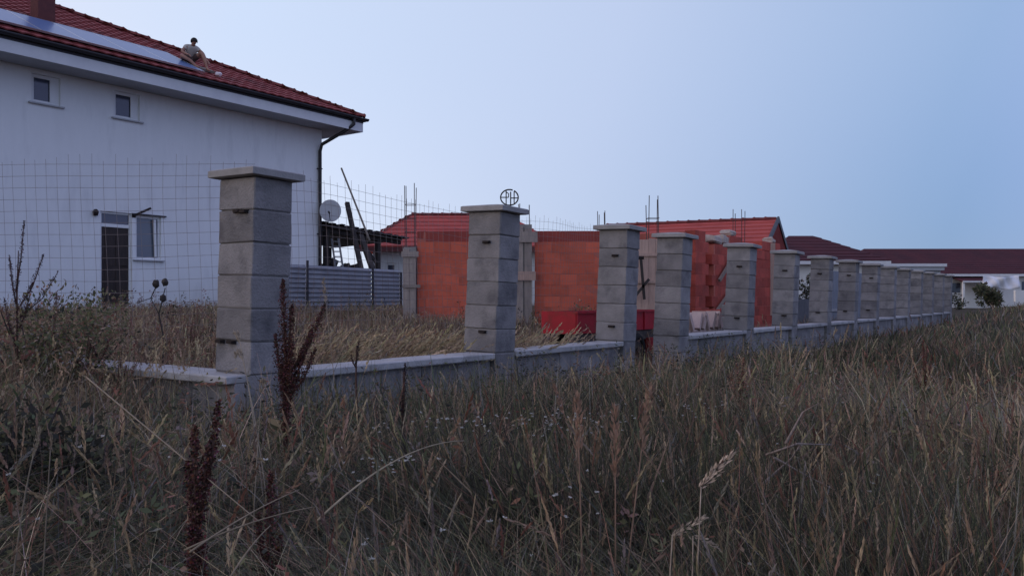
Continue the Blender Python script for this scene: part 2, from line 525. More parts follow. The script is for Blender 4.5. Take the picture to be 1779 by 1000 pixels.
MB().box(-HL+.03, -.03, .03, HDp-.03, -.3, .777).build('plinth', M_plinth, house)

def window(o, parent, glass, bar=.07, open_sash=False, depth=.09):
    x0, x1, z0, z1 = o
    m = MB()
    y0, y1 = depth-.03, depth+.04
    m.box(x0+.002, x0+bar, y0, y1, z0+.002, z1-.002); m.box(x1-bar, x1-.002, y0, y1, z0+.002, z1-.002)
    m.box(x0+bar, x1-bar, y0, y1, z0+.002, z0+bar); m.box(x0+bar, x1-bar, y0, y1, z1-bar, z1-.002)
    f = m.build('window', M_pvc, parent)
    MB().box(x0+bar, x1-bar, depth, depth+.02, z0+bar, z1-bar).build('pane', glass, f)
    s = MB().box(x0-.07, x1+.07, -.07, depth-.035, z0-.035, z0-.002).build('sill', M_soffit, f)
    return f
for w_ in (W1, W2):
    f = window(w_, house, M_glass, .075)
    # the broader white casement strip on the right
    MB().box(w_[1]-.21, w_[1]-.077, .05, .075, w_[2]+.077, w_[3]-.077).build('sash', M_pvc, f)
f = window(WG, house, M_glass_dull, .06)
mm = MB()
# tilted sash standing a little open, its top leaning in
mm.beam((WG[1]-.13, .045, WG[2]+.07), (WG[1]-.17, .02, WG[3]-.08), .055, .04)
mm.build('sash', M_pvc, f)
MB().box(WG[0]-.1, WG[1]+.12, -.05, -.002, WG[3]+.004, WG[3]+.035).build('awning_rail', M_gutter, house)
# door with transom
dz = 2.79
m = MB()
m.box(DR[0]+.002, DR[0]+.055, .06, .14, DR[2], DR[3]-.002); m.box(DR[1]-.05, DR[1]-.002, .06, .14, DR[2], DR[3]-.002)
m.box(DR[0]+.055, DR[1]-.05, .06, .14, dz-.01, dz+.07); m.box(DR[0]+.055, DR[1]-.05, .06, .14, DR[3]-.05, DR[3]-.002)
fr = m.build('door_frame', M_pvc, house)
MB().box(DR[0]+.055, DR[1]-.05, .09, .11, dz+.07, DR[3]-.05).build('transom_pane', M_glass, fr)
m = MB().box(DR[0]+.057, DR[1]-.052, .085, .125, DR[2], dz-.012)
for a, b in ((.12,.9),(1.0,1.75)):
    m.box(DR[0]+.15, DR[0]+.35, .072, .085, DR[2]+a, DR[2]+b); m.box(DR[0]+.42, DR[0]+.62, .072, .085, DR[2]+a, DR[2]+b)
dl = m.build('door', M_door, house)
MB().tube([(DR[1]-.11,.085,1.85),(DR[1]-.11,.04,1.85),(DR[1]-.2,.04,1.85)], .01, 6).build('door_handle', M_iron, dl)
# lamp and bracket
m = MB(); m.smooth = True
m.tube([(-7.0,0,3.1),(-7.0,-.05,3.1)], .03, 8); m.tube([(-7.0,-.05,3.17),(-7.0,-.05,3.12),(-7.0,-.05,3.02)], [.03,.075,.05], 8)
m.build('wall_lamp', M_iron, house)
m = MB().beam((-6.03,-.01,3.10), (-5.70,-.22,3.30), .05, .05); m.box(-6.08,-5.98,-.012,-.001,3.05,3.16)
m.build('flag_bracket', M_iron, house)

# eaves
EZ = 6.66; OV = .9; SL = .46
ex0, ex1, ey0, ey1 = -HL-OV, OV, -OV, HDp+OV
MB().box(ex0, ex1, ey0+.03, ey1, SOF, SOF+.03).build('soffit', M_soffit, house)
m = MB().box(ex0, ex1-.03, ey0+.002, ey0+.028, SOF-.02, EZ-.2); m.box(ex1-.028, ex1-.002, ey0+.03, ey1, SOF-.02, EZ-.2)
m.build('fascia', M_fascia, house)
m = MB().box(ex0, ex1-.01, ey0+.004, ey0+.026, EZ-.197, EZ-.03); m.box(ex1-.026, ex1-.004, ey0+.03, ey1, EZ-.197, EZ-.03)
m.build('eave_shadow_band', M_gutter, house)  # dark strip painting in the roof-edge shadow behind the gutter
def gutter(a, b, rr, out):
    a = Vector(a); b = Vector(b); m = MB(); m.smooth = True
    o = Vector(out)
    n = 8; vs = []
    for p in (a, b):
        for k in range(n+1):
            an = math.pi*k/n
            vs.append(p + o*(-math.cos(an)*rr) + Vector((0,0,-math.sin(an)*rr)))
        for k in range(n+1):
            an = math.pi*(n-k)/n
            vs.append(p + o*(-math.cos(an)*(rr-.006)) + Vector((0,0,-math.sin(an)*(rr-.006))))
    q = 2*(n+1)
    m.add(vs, [(k, (k+1)%q, q+(k+1)%q, q+k) for k in range(q)])
    return m
gutter((ex0, ey0-.075, EZ-.06), (ex1+.1, ey0-.075, EZ-.06), .075, (0,-1,0)).build('gutter', M_gutter, house)
gutter((ex1+.075, ey0, EZ-.06), (ex1+.075, ey1, EZ-.06), .075, (1,0,0)).build('gutter', M_gutter, house)
m = MB(); m.smooth = True
m.tube([(.42,ey0-.075,EZ-.1),(.42,ey0-.075,EZ-.3),(.25,ey0+.1,EZ-.5),(-.12,-.15,5.75),(-.13,-.075,5.55),(-.13,-.075,4.0),(-.13,-.075,.8)], .052, 8)
for z in (5.0, 3.0, 1.5): m.box(-.2,-.06,-.11,-.002,z,z+.03)
m.build('downpipe', M_gutter, house)

# tiled slopes
def tiled(orig, ax, up, n_t, n_c, tw, tc, keep, amp=.020):
    """orig + ax*a + up*b ; wavy tiles tw wide, courses tc long; keep(a,b) trims the slope"""
    orig = np.array(orig); ax = np.array(ax); up = np.array(up)
    nr = np.cross(ax, up); nr /= np.linalg.norm(nr)
    if nr[2] < 0: nr = -nr
    S = 4
    a = np.arange(n_t*S+1)*tw/S
    prof = amp*np.abs(np.sin(np.pi*a/tw))
    V = []; F = []
    for c in range(n_c):
        b0, b1 = c*tc, (c+1)*tc + .03
        for (b, lift) in ((b0, .0), (b0, .03), (b1, .0)):
            V.append(orig + a[:,None]*ax + up*b + nr*(prof+lift+.0)[:,None])
    V = np.concatenate(V); n = len(a)
    for c in range(n_c):
        if c*tc > 1e9: break
        for k in range(n-1):
            if not keep(a[k]+tw/8, (c+.5)*tc): continue
            r = c*3*n
            F.append((r+k, r+k+1, r+n+k+1, r+n+k)); F.append((r+n+k, r+n+k+1, r+2*n+k+1, r+2*n+k))
    me = bpy.data.meshes.new('roof_tiles'); me.from_pydata(V.tolist(), [], F); return me
run = 6.9; RZ = EZ + SL*run
upv = np.array([0, 1, SL])
total = ex1-ex0
me = tiled((ex1, ey0, EZ), (-1,0,0), upv, int(total/.3), int(run/.36), .3, .36, lambda a, b: a > b-.05 and a < total-b+.1)
me.materials.append(M_tile)
o = place('roof_tiles', me, house); tag(o, kind='stuff')
me = tiled((ex1, ey1, EZ), (0,-1,0), np.array([-1,0,SL]), int((ey1-ey0)/.3), int(run/.36), .3, .36, lambda a, b: a > b-.05 and a < (ey1-ey0)-b+.1)
me.materials.append(M_tile)
o = place('roof_tiles', me, house); tag(o, kind='stuff')
# under-slopes that close the roof
m = MB(); e = -.03
m.add([(ex0,ey0,EZ+e),(ex1,ey0,EZ+e),(ex1,ey1,EZ+e),(ex0,ey1,EZ+e),(ex0+run,ey0+run,RZ+e),(ex1-run,ey0+run,RZ+e)],
      [(0,1,5,4),(1,2,5),(2,3,4,5),(3,0,4)])
m.build('roof', M_tile, house)
def ridge_tile_mesh(L=.40, r=.105):
    m = MB(); m.smooth = True; n = 8; vs = []
    for (x, s) in ((0, 1.0), (.05, 1.22), (.09, 1.0), (L, .86)):
        for k in range(n+1):
            an = math.pi*k/n
            vs.append((x, math.cos(an)*r*s, math.sin(an)*r*s*.9))
    q = n+1
    m.add(vs, [(i*q+k, i*q+k+1, (i+1)*q+k+1, (i+1)*q+k) for i in range(3) for k in range(n)])
    return m.mesh('ridge_tile', M_ridge)
RT = ridge_tile_mesh()
def ridge_run(a, b, parent):
    a = Vector(a); b = Vector(b); L = (b-a).length; n = int(L/.37)
    q = (b-a).to_track_quat('X', 'Z').to_euler()
    for k in range(n+1):
        place('ridge_tile', RT, parent, a + (b-a)*(k*.37/L) + Vector((0,0,random.uniform(-.008,.012))), q)
ridge_run((ex1+.03, ey0-.03, EZ+.0), (ex1-run, ey0+run, RZ+.03), house)
ridge_run((ex1-run, ey0+run, RZ+.03), (ex0+run, ey0+run, RZ+.03), house)
# chimney on the slope
ca, cb_ = 8.35, 2.5
cx, cy, cz = ex1-ca, ey0+cb_, EZ+SL*cb_
m = MB().box(cx-.2, cx+.2, cy-.2, cy+.2, cz-.3, cz+1.5); m.box(cx-.25, cx+.25, cy-.25, cy+.25, cz+1.5, cz+1.62)
m.build('chimney', M_chim, house)
# solar panels, two rows up the slope
sang = math.atan(SL)
pm = MB().box(-.485, .485, -.95, .95, 0, .04).mesh('solar_panel', M_panel)
fm = MB()
for sx_ in (-1, 1): fm.box(sx_*.495-.009, sx_*.495+.009, -.975, .975, -.002, .043); fm.box(-.485, .485, sx_*.964-.011, sx_*.964+.011, -.002, .043)
fm = fm.mesh('panel_frame', M_alu)
starts = [5.35 + 1.005*k + .5 for k in range(11)]
for a in starts:
    bc = .30 + .975*math.cos(sang)
    p = place('solar_panel', pm, house, (ex1-a, ey0+bc, EZ+SL*bc+.09), (sang, 0, 0))
    place('panel_frame', fm, p)

# ------------------------------------------------------------------ the person on the roof
def skin_mesh(name, verts, edges, radii, material, levels=2, root=0):
    me = bpy.data.meshes.new(name); me.from_pydata(verts, edges, [])
    o = bpy.data.objects.new(name, me); COL.objects.link(o)
    o.modifiers.new('skin', 'SKIN')
    for i, r in enumerate(radii):
        sv = me.skin_vertices[0].data[i]
        sv.radius = (r, r) if not isinstance(r, tuple) else r
        sv.use_root = (i == root)
    sd = o.modifiers.new('sub', 'SUBSURF'); sd.levels = levels; sd.render_levels = levels
    dg = bpy.context.evaluated_depsgraph_get(); dg.update()
    me2 = bpy.data.meshes.new_from_object(o.evaluated_get(dg))
    bpy.data.objects.remove(o)
    me2.materials.clear(); me2.materials.append(material)
    me2.polygons.foreach_set('use_smooth', [True]*len(me2.polygons))
    return me2
pa, pb = 5.18, 1.30
px_, py_ = hw(ex1-pa, ey0+pb)
person = thing('person', 'dark haired person in pale T-shirt crouching on the roof beside the solar panels', 'person', (px_, py_, EZ+SL*pb+.09), (0, 0, FROT-.15))
person.scale = (.88, .88, .86)
V = [(0,0,.13),(0,-.11,.28),(0,-.24,.41),(0,-.31,.48),(0,-.375,.53),(0,-.405,.585),(0,-.425,.64)]
Ed = [(0,1),(1,2),(2,3),(3,4),(4,5),(5,6)]
Rd = [.125,.115,(.15,.115),.06,.058,.082,.07]
def chain(start, pts, rads):
    prev = start
    for p, r in zip(pts, rads):
        V.append(p); Rd.append(r); Ed.append((prev, len(V)-1)); prev = len(V)-1
    return prev
for s, pts in ((-1, [(-.18,-.24,.42),(-.32,-.26,.25),(-.24,-.42,.15),(-.22,-.50,.12)]),
               (1, [(.18,-.25,.42),(.28,-.40,.28),(.33,-.50,.08),(.35,-.56,.02)])):
    h = chain(2, pts, [.065,.047,.03,.034])
    hp = Vector(V[h]); d = (Vector(pts[3])-Vector(pts[2])).normalized(); sd_ = d.cross(Vector((0,0,1))).normalized()
    for k, ln in ((-1.5,.055),(-.5,.07),(.5,.075),(1.5,.065)):
        a = hp + d*.05 + sd_*(k*.017); b = a + d*ln*.6 + Vector((0,0,-.012)); c = b + d*ln*.4 + Vector((0,0,-.025))
        chain(h, [tuple(a), tuple(b), tuple(c)], [.010,.009,.008])
    a = hp + d*.0 - sd_*s*.04; b = a + d*.04 - sd_*s*.01
    chain(h, [tuple(a), tuple(b)], [.011,.009])
k1 = chain(0, [(.10,-.05,.12),(.25,-.38,.30),(.30,-.55,-.05),(.31,-.60,-.23),(.33,-.74,-.31)], [.10,.065,.052,.038,.035])
k2 = chain(0, [(-.10,-.05,.11),(-.36,-.34,.10),(-.18,-.52,-.05),(-.05,-.60,-.20),(.02,-.72,-.27)], [.10,.065,.052,.038,.035])
V.append((0,-.495,.555)); Rd.append(.014); Ed.append((5, len(V)-1))      # nose
body = place('body', skin_mesh('body', V, Ed, Rd, M_skin), person)
SV = [(0,.0,.14),(0,-.11,.28),(0,-.24,.41),(0,-.30,.475),(-.18,-.24,.42),(-.255,-.25,.33),(.18,-.25,.42),(.232,-.325,.35)]
place('shirt', skin_mesh('shirt', SV, [(0,1),(1,2),(2,3),(2,4),(4,5),(2,6),(6,7)], [.15,.138,(.172,.135),.085,.085,.07,.085,.07], M_shirt), person)
SV = [(0,.0,.13),(.10,-.05,.12),(.20,-.28,.245),(-.10,-.05,.11),(-.28,-.25,.105)]
place('shorts', skin_mesh('shorts', SV, [(0,1),(1,2),(0,3),(3,4)], [.145,.12,.095,.12,.095], M_shorts), person)
bm = bmesh.new(); bmesh.ops.create_icosphere(bm, subdivisions=3, radius=1)
for v in bm.verts:
    q_ = v.co.copy(); v.co = Vector((q_.x*.088, q_.y*.102, q_.z*.10))
bmesh.ops.delete(bm, geom=[f_ for f_ in bm.faces if f_.calc_center_median().z < -.01 and f_.calc_center_median().y < .03 or f_.calc_center_median().y < -.07 and f_.calc_center_median().z < .035], context='FACES')
for v in bm.verts: v.co = Euler((.75, 0, 0)).to_matrix() @ v.co + Vector((0, -.402, .598))
me = bpy.data.meshes.new('hair'); bm.to_mesh(me); bm.free(); me.materials.append(M_hair)
sd_ = place('hair', me, person).modifiers.new('thick', 'SOLIDIFY'); sd_.thickness = .012; sd_.offset = 1
# board he sits on, rag beside the hand
bx, by = hw(ex1-5.20, ey0+1.05)
o = MB().box(-.50, .55, -.16, .16, 0, .05).build('wooden_board', M_wood)
o.location = (bx, by, EZ+SL*1.05+.05); o.rotation_euler = (Matrix.Rotation(FROT, 4, 'Z') @ Matrix.Rotation(sang, 4, 'X')).to_euler()
tag(o, 'pale wooden board lying on the roof tiles under the crouching person', 'board')
bm = bmesh.new(); bmesh.ops.create_icosphere(bm, subdivisions=2, radius=.09)
for v in bm.verts: v.co = Vector((v.co.x*1.1, v.co.y, v.co.z*.7))*random.uniform(.75, 1.15)
me = bpy.data.meshes.new('rag'); bm.to_mesh(me); bm.free(); me.materials.append(M_rag)
rx, ry = hw(ex1-4.72, ey0+.62)
o = place('rag', me, None, (rx, ry, EZ+SL*.62+.10)); tag(o, 'small crumpled white rag by the crouching person\'s hand on the roof', 'rag')

# ------------------------------------------------------------------ lean-to shed, dish, ladder, poles
shed = thing('lean_to_shed', 'dark open lean-to shed roof on posts against the end of the white house', 'shed', (HC[0], HC[1], 0), (0, 0, FROT))
m = MB()
nS = 26
for k in range(nS):
    x0, x1 = .02+3.95*k/nS, .02+3.95*(k+1)/nS
    zf = lambda x: 3.40-.075*x
    zz = .025 if k % 2 else 0.0
    j = random.uniform(-.07, .05)
    m.box(x0, x1, .0+j, 3.7, 0, .03, Matrix(((1,0,0,0),(0,1,0,0),(-.075,-.04,1,3.40+zz),(0,0,0,1))))
m.build('roof_sheet', M_shed, shed)
MB().box(.02, 3.7, .12, 3.5, 0, .03, Matrix(((1,0,0,0),(0,1,0,0),(-.075,-.04,1,3.33),(0,0,0,1)))).build('roof_boards', M_shed_under, shed)
for x in (.45, 2.72):
    MB().box(x-.07, x+.07, .25, .39, .5, 3.30-.075*x).build('post', M_wood_dark, shed)
for x in (.8, 3.2):
    MB().box(x-.06, x+.06, 3.2, 3.32, .5, 3.14-.075*x).build('post', M_wood_dark, shed)
MB().beam((0.03,.32,3.22), (3.8,.32,2.98), .10, .13).build('beam', M_wood_dark, shed)
MB().beam((1.75,.32,3.05), (2.66,.32,2.25), .08, .10).build('brace', M_wood_dark, shed)

def at(px, py, D):     # metres from a bearing, used for the yard clutter
    return Vector(((px-889.5)/1420*D, D, EYE+(518-py)/1420*D))
o = MB().beam(at(603,352,25.6), at(630,478,24.6), .13, .10).build('wooden_beam', M_wood_dark)
tag(o, 'dark thick beam leaning up through the lean-to roof, left of the thin pole', 'beam')
o = MB().beam(at(626,408,25.4), at(648,470,24.9), .16, .10).build('wooden_beam', M_wood_dark)
tag(o, 'short dark slanted beam under the lean-to roof left of its right post', 'beam')
m = MB(); m.smooth = True; m.tube([at(593,292,25.3), at(614,345,25.15), at(634,396,25.0), at(642,418,24.9)], [.03,.032,.035,.035], 6)
o = m.build('wooden_pole', M_wood); tag(o, 'long thin pale pole leaning above the lean-to roof against the sky', 'pole')
# ladder
lad = thing('ladder', 'grey ladder leaning under the lean-to roof beside its left post', 'ladder', at(584, 470, 26.2))
def lp(px, py): return at(px, py, 26.2) - lad.location
ra, rb = (lp(584,472), lp(576,414)), (lp(597,472), lp(588,414))
MB().beam(*ra, .05, .07).build('rail', M_rust, lad); MB().beam(*rb, .05, .07).build('rail', M_rust, lad)
for k in range(1, 7):
    MB().beam(ra[0].lerp(ra[1], k/6.6), rb[0].lerp(rb[1], k/6.6), .035, .035).build('rung', M_rust, lad)
# clutter heap
m = MB()
for k in range(26):
    c = at(random.uniform(558, 618), random.uniform(452, 480), random.uniform(26.6, 27.6))
    if c.z > EYE + 1.15 - abs((c.x+5.9))*.5: c.z -= .3
    Mx = Matrix.Translation(c) @ Euler((random.uniform(-.6,.6), random.uniform(-.6,.6), random.uniform(0,3))).to_matrix().to_4x4()
    m.box(-.25, .25, -.12, .12, -.12, .12, Mx)
    m.box(-.04, .04, -.04, .04, -1.2, 0, Matrix.Translation(c))
o = m.build('timber_heap', M_wood_dark); tag(o, 'dark heap of stored timber scraps under the lean-to roof', 'timber heap')
# dish
dish = thing('satellite_dish', 'round grey satellite dish at the corner of the white house', 'satellite dish', at(574, 366, 24.7))
m = MB(); m.smooth = True; n = 28; vs = [(0, .05, 0)]
for r, y in ((.11,.045),(.22,.025),(.33,0.0),(.338,.004),(.33,.016),(.22,.04),(.11,.06)):
    vs += [(r*.95*math.cos(2*math.pi*k/n), y, r*1.06*math.sin(2*math.pi*k/n)) for k in range(n)]
fs = [(0, 1+(k+1)%n, 1+k) for k in range(n)]
for i in range(6):
    fs += [(1+i*n+k, 1+i*n+(k+1)%n, 1+(i+1)*n+(k+1)%n, 1+(i+1)*n+k) for k in range(n)]
fs.append(tuple(1+6*n+k for k in range(n)))
m.add(vs, fs); o = m.build('reflector', M_dish, dish); o.rotation_euler = (R(-14), 0, R(12))
MB().tube([(0,.06,-.02),(-.06,.35,-.1),(-.34,.60,-.1)], .025, 6).build('mast', M_gutter, dish)
MB().tube([(0,.0,-.33),(.04,-.34,-.10)], .012, 5).tube([(.04,-.32,-.11),(.04,-.40,-.07)], .03, 6).build('feed_arm', M_gutter, dish)

# ------------------------------------------------------------------ corrugated metal fence
A = Vector((-6.15, 18.6)); B = Vector((-3.42, 24.0)); Lc = (B-A).length
cf = thing('corrugated_metal_fence', 'grey corrugated metal sheet fence in front of the lean-to shed', 'fence', (A.x, A.y, 0), (0, 0, math.atan2(B.y-A.y, B.x-A.x)))
def rib_sheet(x0, x1, z0, z1):
    m = MB(); per = .118; z = z0; pts = []
    while z < z1:
        pts += [(-.055, z), (-.055, z+.04), (0, z+.062), (0, z+.085)]
        z += per
    vs = [(x0, y, zz) for y, zz in pts] + [(x1, y, zz) for y, zz in pts]
    k = len(pts)
    m.add(vs, [(i, k+i, k+i+1, i+1) for i in range(k-1)])
    return m
tpost = []
for px in (531, 645, 694):
    s = (px-889.5)/1420; u = (B-A)/Lc
    tpost.append((s*A.y - A.x)/(u.x - s*u.y))
prev = 0
for k, t in enumerate(tpost):
    rib_sheet(prev+.01, t-.01, .62, 1.80).build('metal_sheet', M_rust, cf)
    MB().box(t-.03, t+.03, -.075, -.04, .4, (2.0, 1.9, 1.82)[k]).build('post', M_gutter, cf)
    prev = t

# ------------------------------------------------------------------ unfinished brick house
bh = thing('unfinished_brick_house', 'unfinished orange hollow brick house shell with concrete columns and bare rebar', 'house', (0, 0, 0))
BH_, BLn = .238, .37
brick_meshes = [cbox('brick', BLn-.007, .24, BH_-.007, .005, M_brick, .003, 60+s) for s in range(3)]
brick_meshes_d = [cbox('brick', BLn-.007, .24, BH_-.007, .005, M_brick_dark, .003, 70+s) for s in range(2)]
brick_meshes_r = [cbox('brick', BLn-.007, .24, BH_-.007, .005, M_brick_red, .003, 80+s) for s in range(3)]
TOPW = 2.52
def brick_wall(a, b, z0, tops, meshes, dark=None, cut=None):
    """running-bond wall of single bricks from a to b; tops(s) is the height at distance s"""
    a = Vector((*a, 0)); b = Vector((*b, 0)); L = (b-a).length; u = (b-a)/L; ang = math.atan2(u.y, u.x)
    c = 0; z = TOPW - 10*BH_
    while z < TOPW - .01:
        x = -(BLn/2 if c % 2 else 0)
        while x < L-.02:
            x0, x1 = max(x, 0), min(x+BLn, L)
            mid = (x0+x1)/2
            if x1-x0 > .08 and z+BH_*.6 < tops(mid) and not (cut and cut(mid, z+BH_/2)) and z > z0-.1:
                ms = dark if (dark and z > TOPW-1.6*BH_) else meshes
                p = a + u*mid
                place('brick', ms[random.randrange(len(ms))], bh, (p.x, p.y+random.uniform(-.004,.004), z+.006), (0, 0, ang), ((x1-x0)/BLn, 1, 1))
            x += BLn
        z += BH_; c += 1
    # mortar behind the faces
    nrm = Vector((-u.y, u.x, 0))
    return ang
def wxy(px, D): return ((px-889.5)/1420*D, D)
def core_wall(a, b, z0, z1, th=.21, inset=.012):
    a = Vector((*a, 0)); b = Vector((*b, 0))
    m = MB(); m.beam(a+Vector((0,0,(z0+z1)/2)), b+Vector((0,0,(z0+z1)/2)), .229, z1-z0)
    m.build('mortar_core', M_brickmortar, bh)
wa0, wa1 = wxy(726, 18.05), wxy(893, 18.0)
wb0, wb1 = wxy(929, 18.0), wxy(1106, 17.95)
for a, b in ((wa0, wa1), (wb0, wb1)):
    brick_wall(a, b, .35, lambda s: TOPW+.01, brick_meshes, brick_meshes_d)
    core_wall(a, b, 0, TOPW-.02)
# columns with formwork
def column(c, w, z1, z0=.2):
    return MB().box(c[0]-w/2, c[0]+w/2, c[1]-w/2, c[1]+w/2, z0, z1).build('concrete_column', M_conc_rough, bh)
c1 = wxy(713, 17.95); col1 = column(c1, .27, EYE+88/1420*18)
m_ = lambda *a: MB().box(*a)
for dx in (-.14, .0, ):
    m_(c1[0]+dx, c1[0]+dx+.135, c1[1]-.17, c1[1]-.14, .3, EYE+(85 if dx < -.1 else 70)/1420*18).build('formwork_board', M_formgrey, col1)
m_(c1[0]-.17, c1[0]+.20, c1[1]-.20, c1[1]-.172, 1.95, 2.07).build('cleat', M_formgrey, col1)
m_(c1[0]-.15, c1[0]+.24, c1[1]-.20, c1[1]-.172, 1.28, 1.35).build('cleat', M_formgrey, col1)
c2 = wxy(911, 17.8); col2 = column(c2, .32, EYE+127/1420*17.8)
m_(c2[0]-.20, c2[0]-.03, c2[1]-.20, c2[1]-.165, .5, 2.60).build('formwork_board', M_formgrey, col2)
m_(c2[0]+.0, c2[0]+.16, c2[1]-.19, c2[1]-.163, .5, 2.56).build('formwork_board', M_formgrey, col2)
m_(c2[0]-.17, c2[0]+.28, c2[1]-.25, c2[1]-.202, EYE+96/1420*17.8, EYE+114/1420*17.8).build('cleat', M_formgrey, col2)
m_(c2[0]-.22, c2[0]+.24, c2[1]-.25, c2[1]-.202, EYE+31/1420*17.8, EYE+46/1420*17.8).build('cleat', M_formwood, col2)
MB().beam((c2[0]-.15, c2[1]-.3, 1.35), (c2[0]-.5, c2[1]-.6, .9), .04, .09).build('brace', M_formgrey, col2)
# big pale formwork at the gate side corner
c3 = wxy(1135, 16.6)
col3 = MB().box(c3[0]-.28, c3[0]+.45, c3[1]+.02, c3[1]+.3, .1, EYE+95/1420*16.6).build('concrete_column', M_conc_rough, bh)
zt = EYE+105/1420*16.6
for k, (x0, x1) in enumerate(((-.38,-.24),(-.235,-.10),(-.095,.04),(.045,.2),(.205,.36),(.365,.5))):
    m_(c3[0]+x0, c3[0]+x1, c3[1]-.03, c3[1], .1, zt-random.uniform(0,.06)).build('formwork_board', M_formwood, col3)
for y in (443, 490):
    m_(c3[0]-.40, c3[0]+.42, c3[1]-.065, c3[1]-.032, EYE+(518-y-2)/1420*16.6, EYE+(518-y+3)/1420*16.6).build('cleat', M_formwood, col3)
def q3(px, py, D=16.5): p = at(px, py, D); return (p.x, p.y-.1, p.z)
MB().beam(q3(1112,449), q3(1118,520), .05, .05).build('prop', M_wood_dark, col3)
MB().beam(q3(1100,517), q3(1126,485), .05, .05).build('prop', M_wood_dark, col3)
MB().tube([q3(1107,448), q3(1117,448)], .04, 6).build('prop_clamp', M_iron, col3)
# receding side wall with piers and openings
K = wxy(1199, 17.6)
kb = (K[0]+D2[0]*5.7, K[1]+D2[1]*5.7)
def tops(s):
    if s < .60: return TOPW+.02
    if s < 1.0: return TOPW - .9*BH_
    if s < 1.9: return TOPW - .9*BH_
    if s < 2.6: return TOPW + .02
    if s < 3.5: return TOPW - 1.6*BH_
    if s < 4.4: return TOPW - .9*BH_
    return TOPW
brick_wall(K, kb, .3, tops, brick_meshes_r, None, lambda s, z: (.58 < s < 1.02))
def kp(s, dy=0): return (K[0]+D2[0]*s+N2[0]*dy, K[1]+D2[1]*s+N2[1]*dy)
core_wall(kp(.02), kp(.56), 0, TOPW-.02); core_wall(kp(1.04), kp(1.9), 0, TOPW-1.1*BH_); core_wall(kp(1.9), kp(2.58), 0, TOPW-.02)
core_wall(kp(2.58), kp(5.6), 0, TOPW-2.1*BH_)
core_wall(kp(.5, 1.3), kp(2.4, 1.3), 0, TOPW-.1)
core_wall(kp(3.0, 1.6), kp(4.2, 1.6), 0, TOPW+.05)
core_wall(kp(.02, .1), kp(.02, 1.6), 0, TOPW-.03)
for (s, z, w, h) in ((1.25, TOPW-.9*BH_, .5, .16), (1.75, TOPW-.9*BH_, .36, .2), (2.2, TOPW+.01, .36, .12), (5.15, TOPW+.0, .3, .13)):
    me = cbox('concrete_lump', w, .27, h, .03, mat('pale_concrete_lump', (.50,.42,.36), .95, (.38,.31,.27), 9, bump=.5), .02, int(s*10))
    p = kp(s); place('concrete_lump', me, bh, (p[0], p[1], z), (0, .06, FROT))
p5 = kp(4.95, -.15); MB().box(p5[0]-.07, p5[0]+.07, p5[1]-.03, p5[1]+.03, .6, TOPW-.02).build('formwork_board', M_formwood, bh)
MB().beam(kp(1.15,-.2)+(1.45,), kp(2.15,-.2)+(2.1,), .05, .07).build('brace', M_wood, bh)
MB().beam(kp(.95,-.2)+(.75,), kp(1.9,-.2)+(1.25,), .04, .06).build('brace', M_wood, bh)
# rebar
def rebars(c, w, z0, z1, stir=()):
    for sx in (-1, 1):
        for sy in (-1, 1):
            x, y = c[0]+sx*w/2, c[1]+sy*w/2
            MB().tube([(x,y,z0),(x+random.uniform(-.02,.02),y,z1+random.uniform(-.12,.08))], .009, 5).build('rebar', M_rebar, bh)
    for z in stir:
        h = w/2+.01
        MB().tube([(c[0]-h,c[1]-h,z),(c[0]+h,c[1]-h,z),(c[0]+h,c[1]+h,z),(c[0]-h,c[1]+h,z),(c[0]-h,c[1]-h,z)], .006, 4).build('stirrup', M_rebar, bh)
rebars(c1, .2, 2.0, EYE+196/1420*18, (2.5, 2.8, 3.1))
rebars(c2, .22, 2.5, EYE+160/1420*18)
rebars((c3[0]+.02, c3[1]+.18), .21, 2.1, EYE+174/1420*16.6, (EYE+140/1420*16.6,))
rebars(kp(2.9), .22, 2.0, EYE+150/1420*20)
rebars((wb1[0]-.6, wb1[1]+1.5), .16, 2.0, EYE+146/1420*19.5)

# ------------------------------------------------------------------ round hoop ornament behind the second pillar
hp = at(885, 343, 13.0)
ho = thing('wire_hoop', 'round dark metal hoop with letter-like crossbars above the second pillar cap', 'ornament', (hp.x, hp.y, hp.z))
def arc(r, a0, a1, n=14): return [(r*math.cos(R(a0+(a1-a0)*k/n))*1.12, 0, r*math.sin(R(a0+(a1-a0)*k/n))) for k in range(n+1)]
m = MB(); m.smooth = True; m.tube(arc(.125, 68, 292), .012, 6); m.build('left_half_ring', M_iron, ho)
m = MB(); m.smooth = True; m.tube(arc(.125, 58, -72), .012, 6); m.build('right_half_ring', M_iron, ho)
MB().tube([(-.052,0,.116),(-.052,0,-.116)], .009, 5).tube([(-.137,0,0),(-.015,0,0)], .009, 5).tube([(-.015,0,0),(-.012,0,.06),(-.05,0,.085)], .008, 5).build('left_bars', M_iron, ho)
MB().tube([(.02,0,.09),(.02,0,-.118)], .010, 5).tube([(.075,0,.10),(.075,0,-.09)], .009, 5).tube([(.02,0,-.01),(.135,0,-.01)], .009, 5).build('right_bars', M_iron, ho)
MB().tube([(.02,0,-.11),(.0,0,-1.9)], .012, 5).build('rod', M_iron, ho)

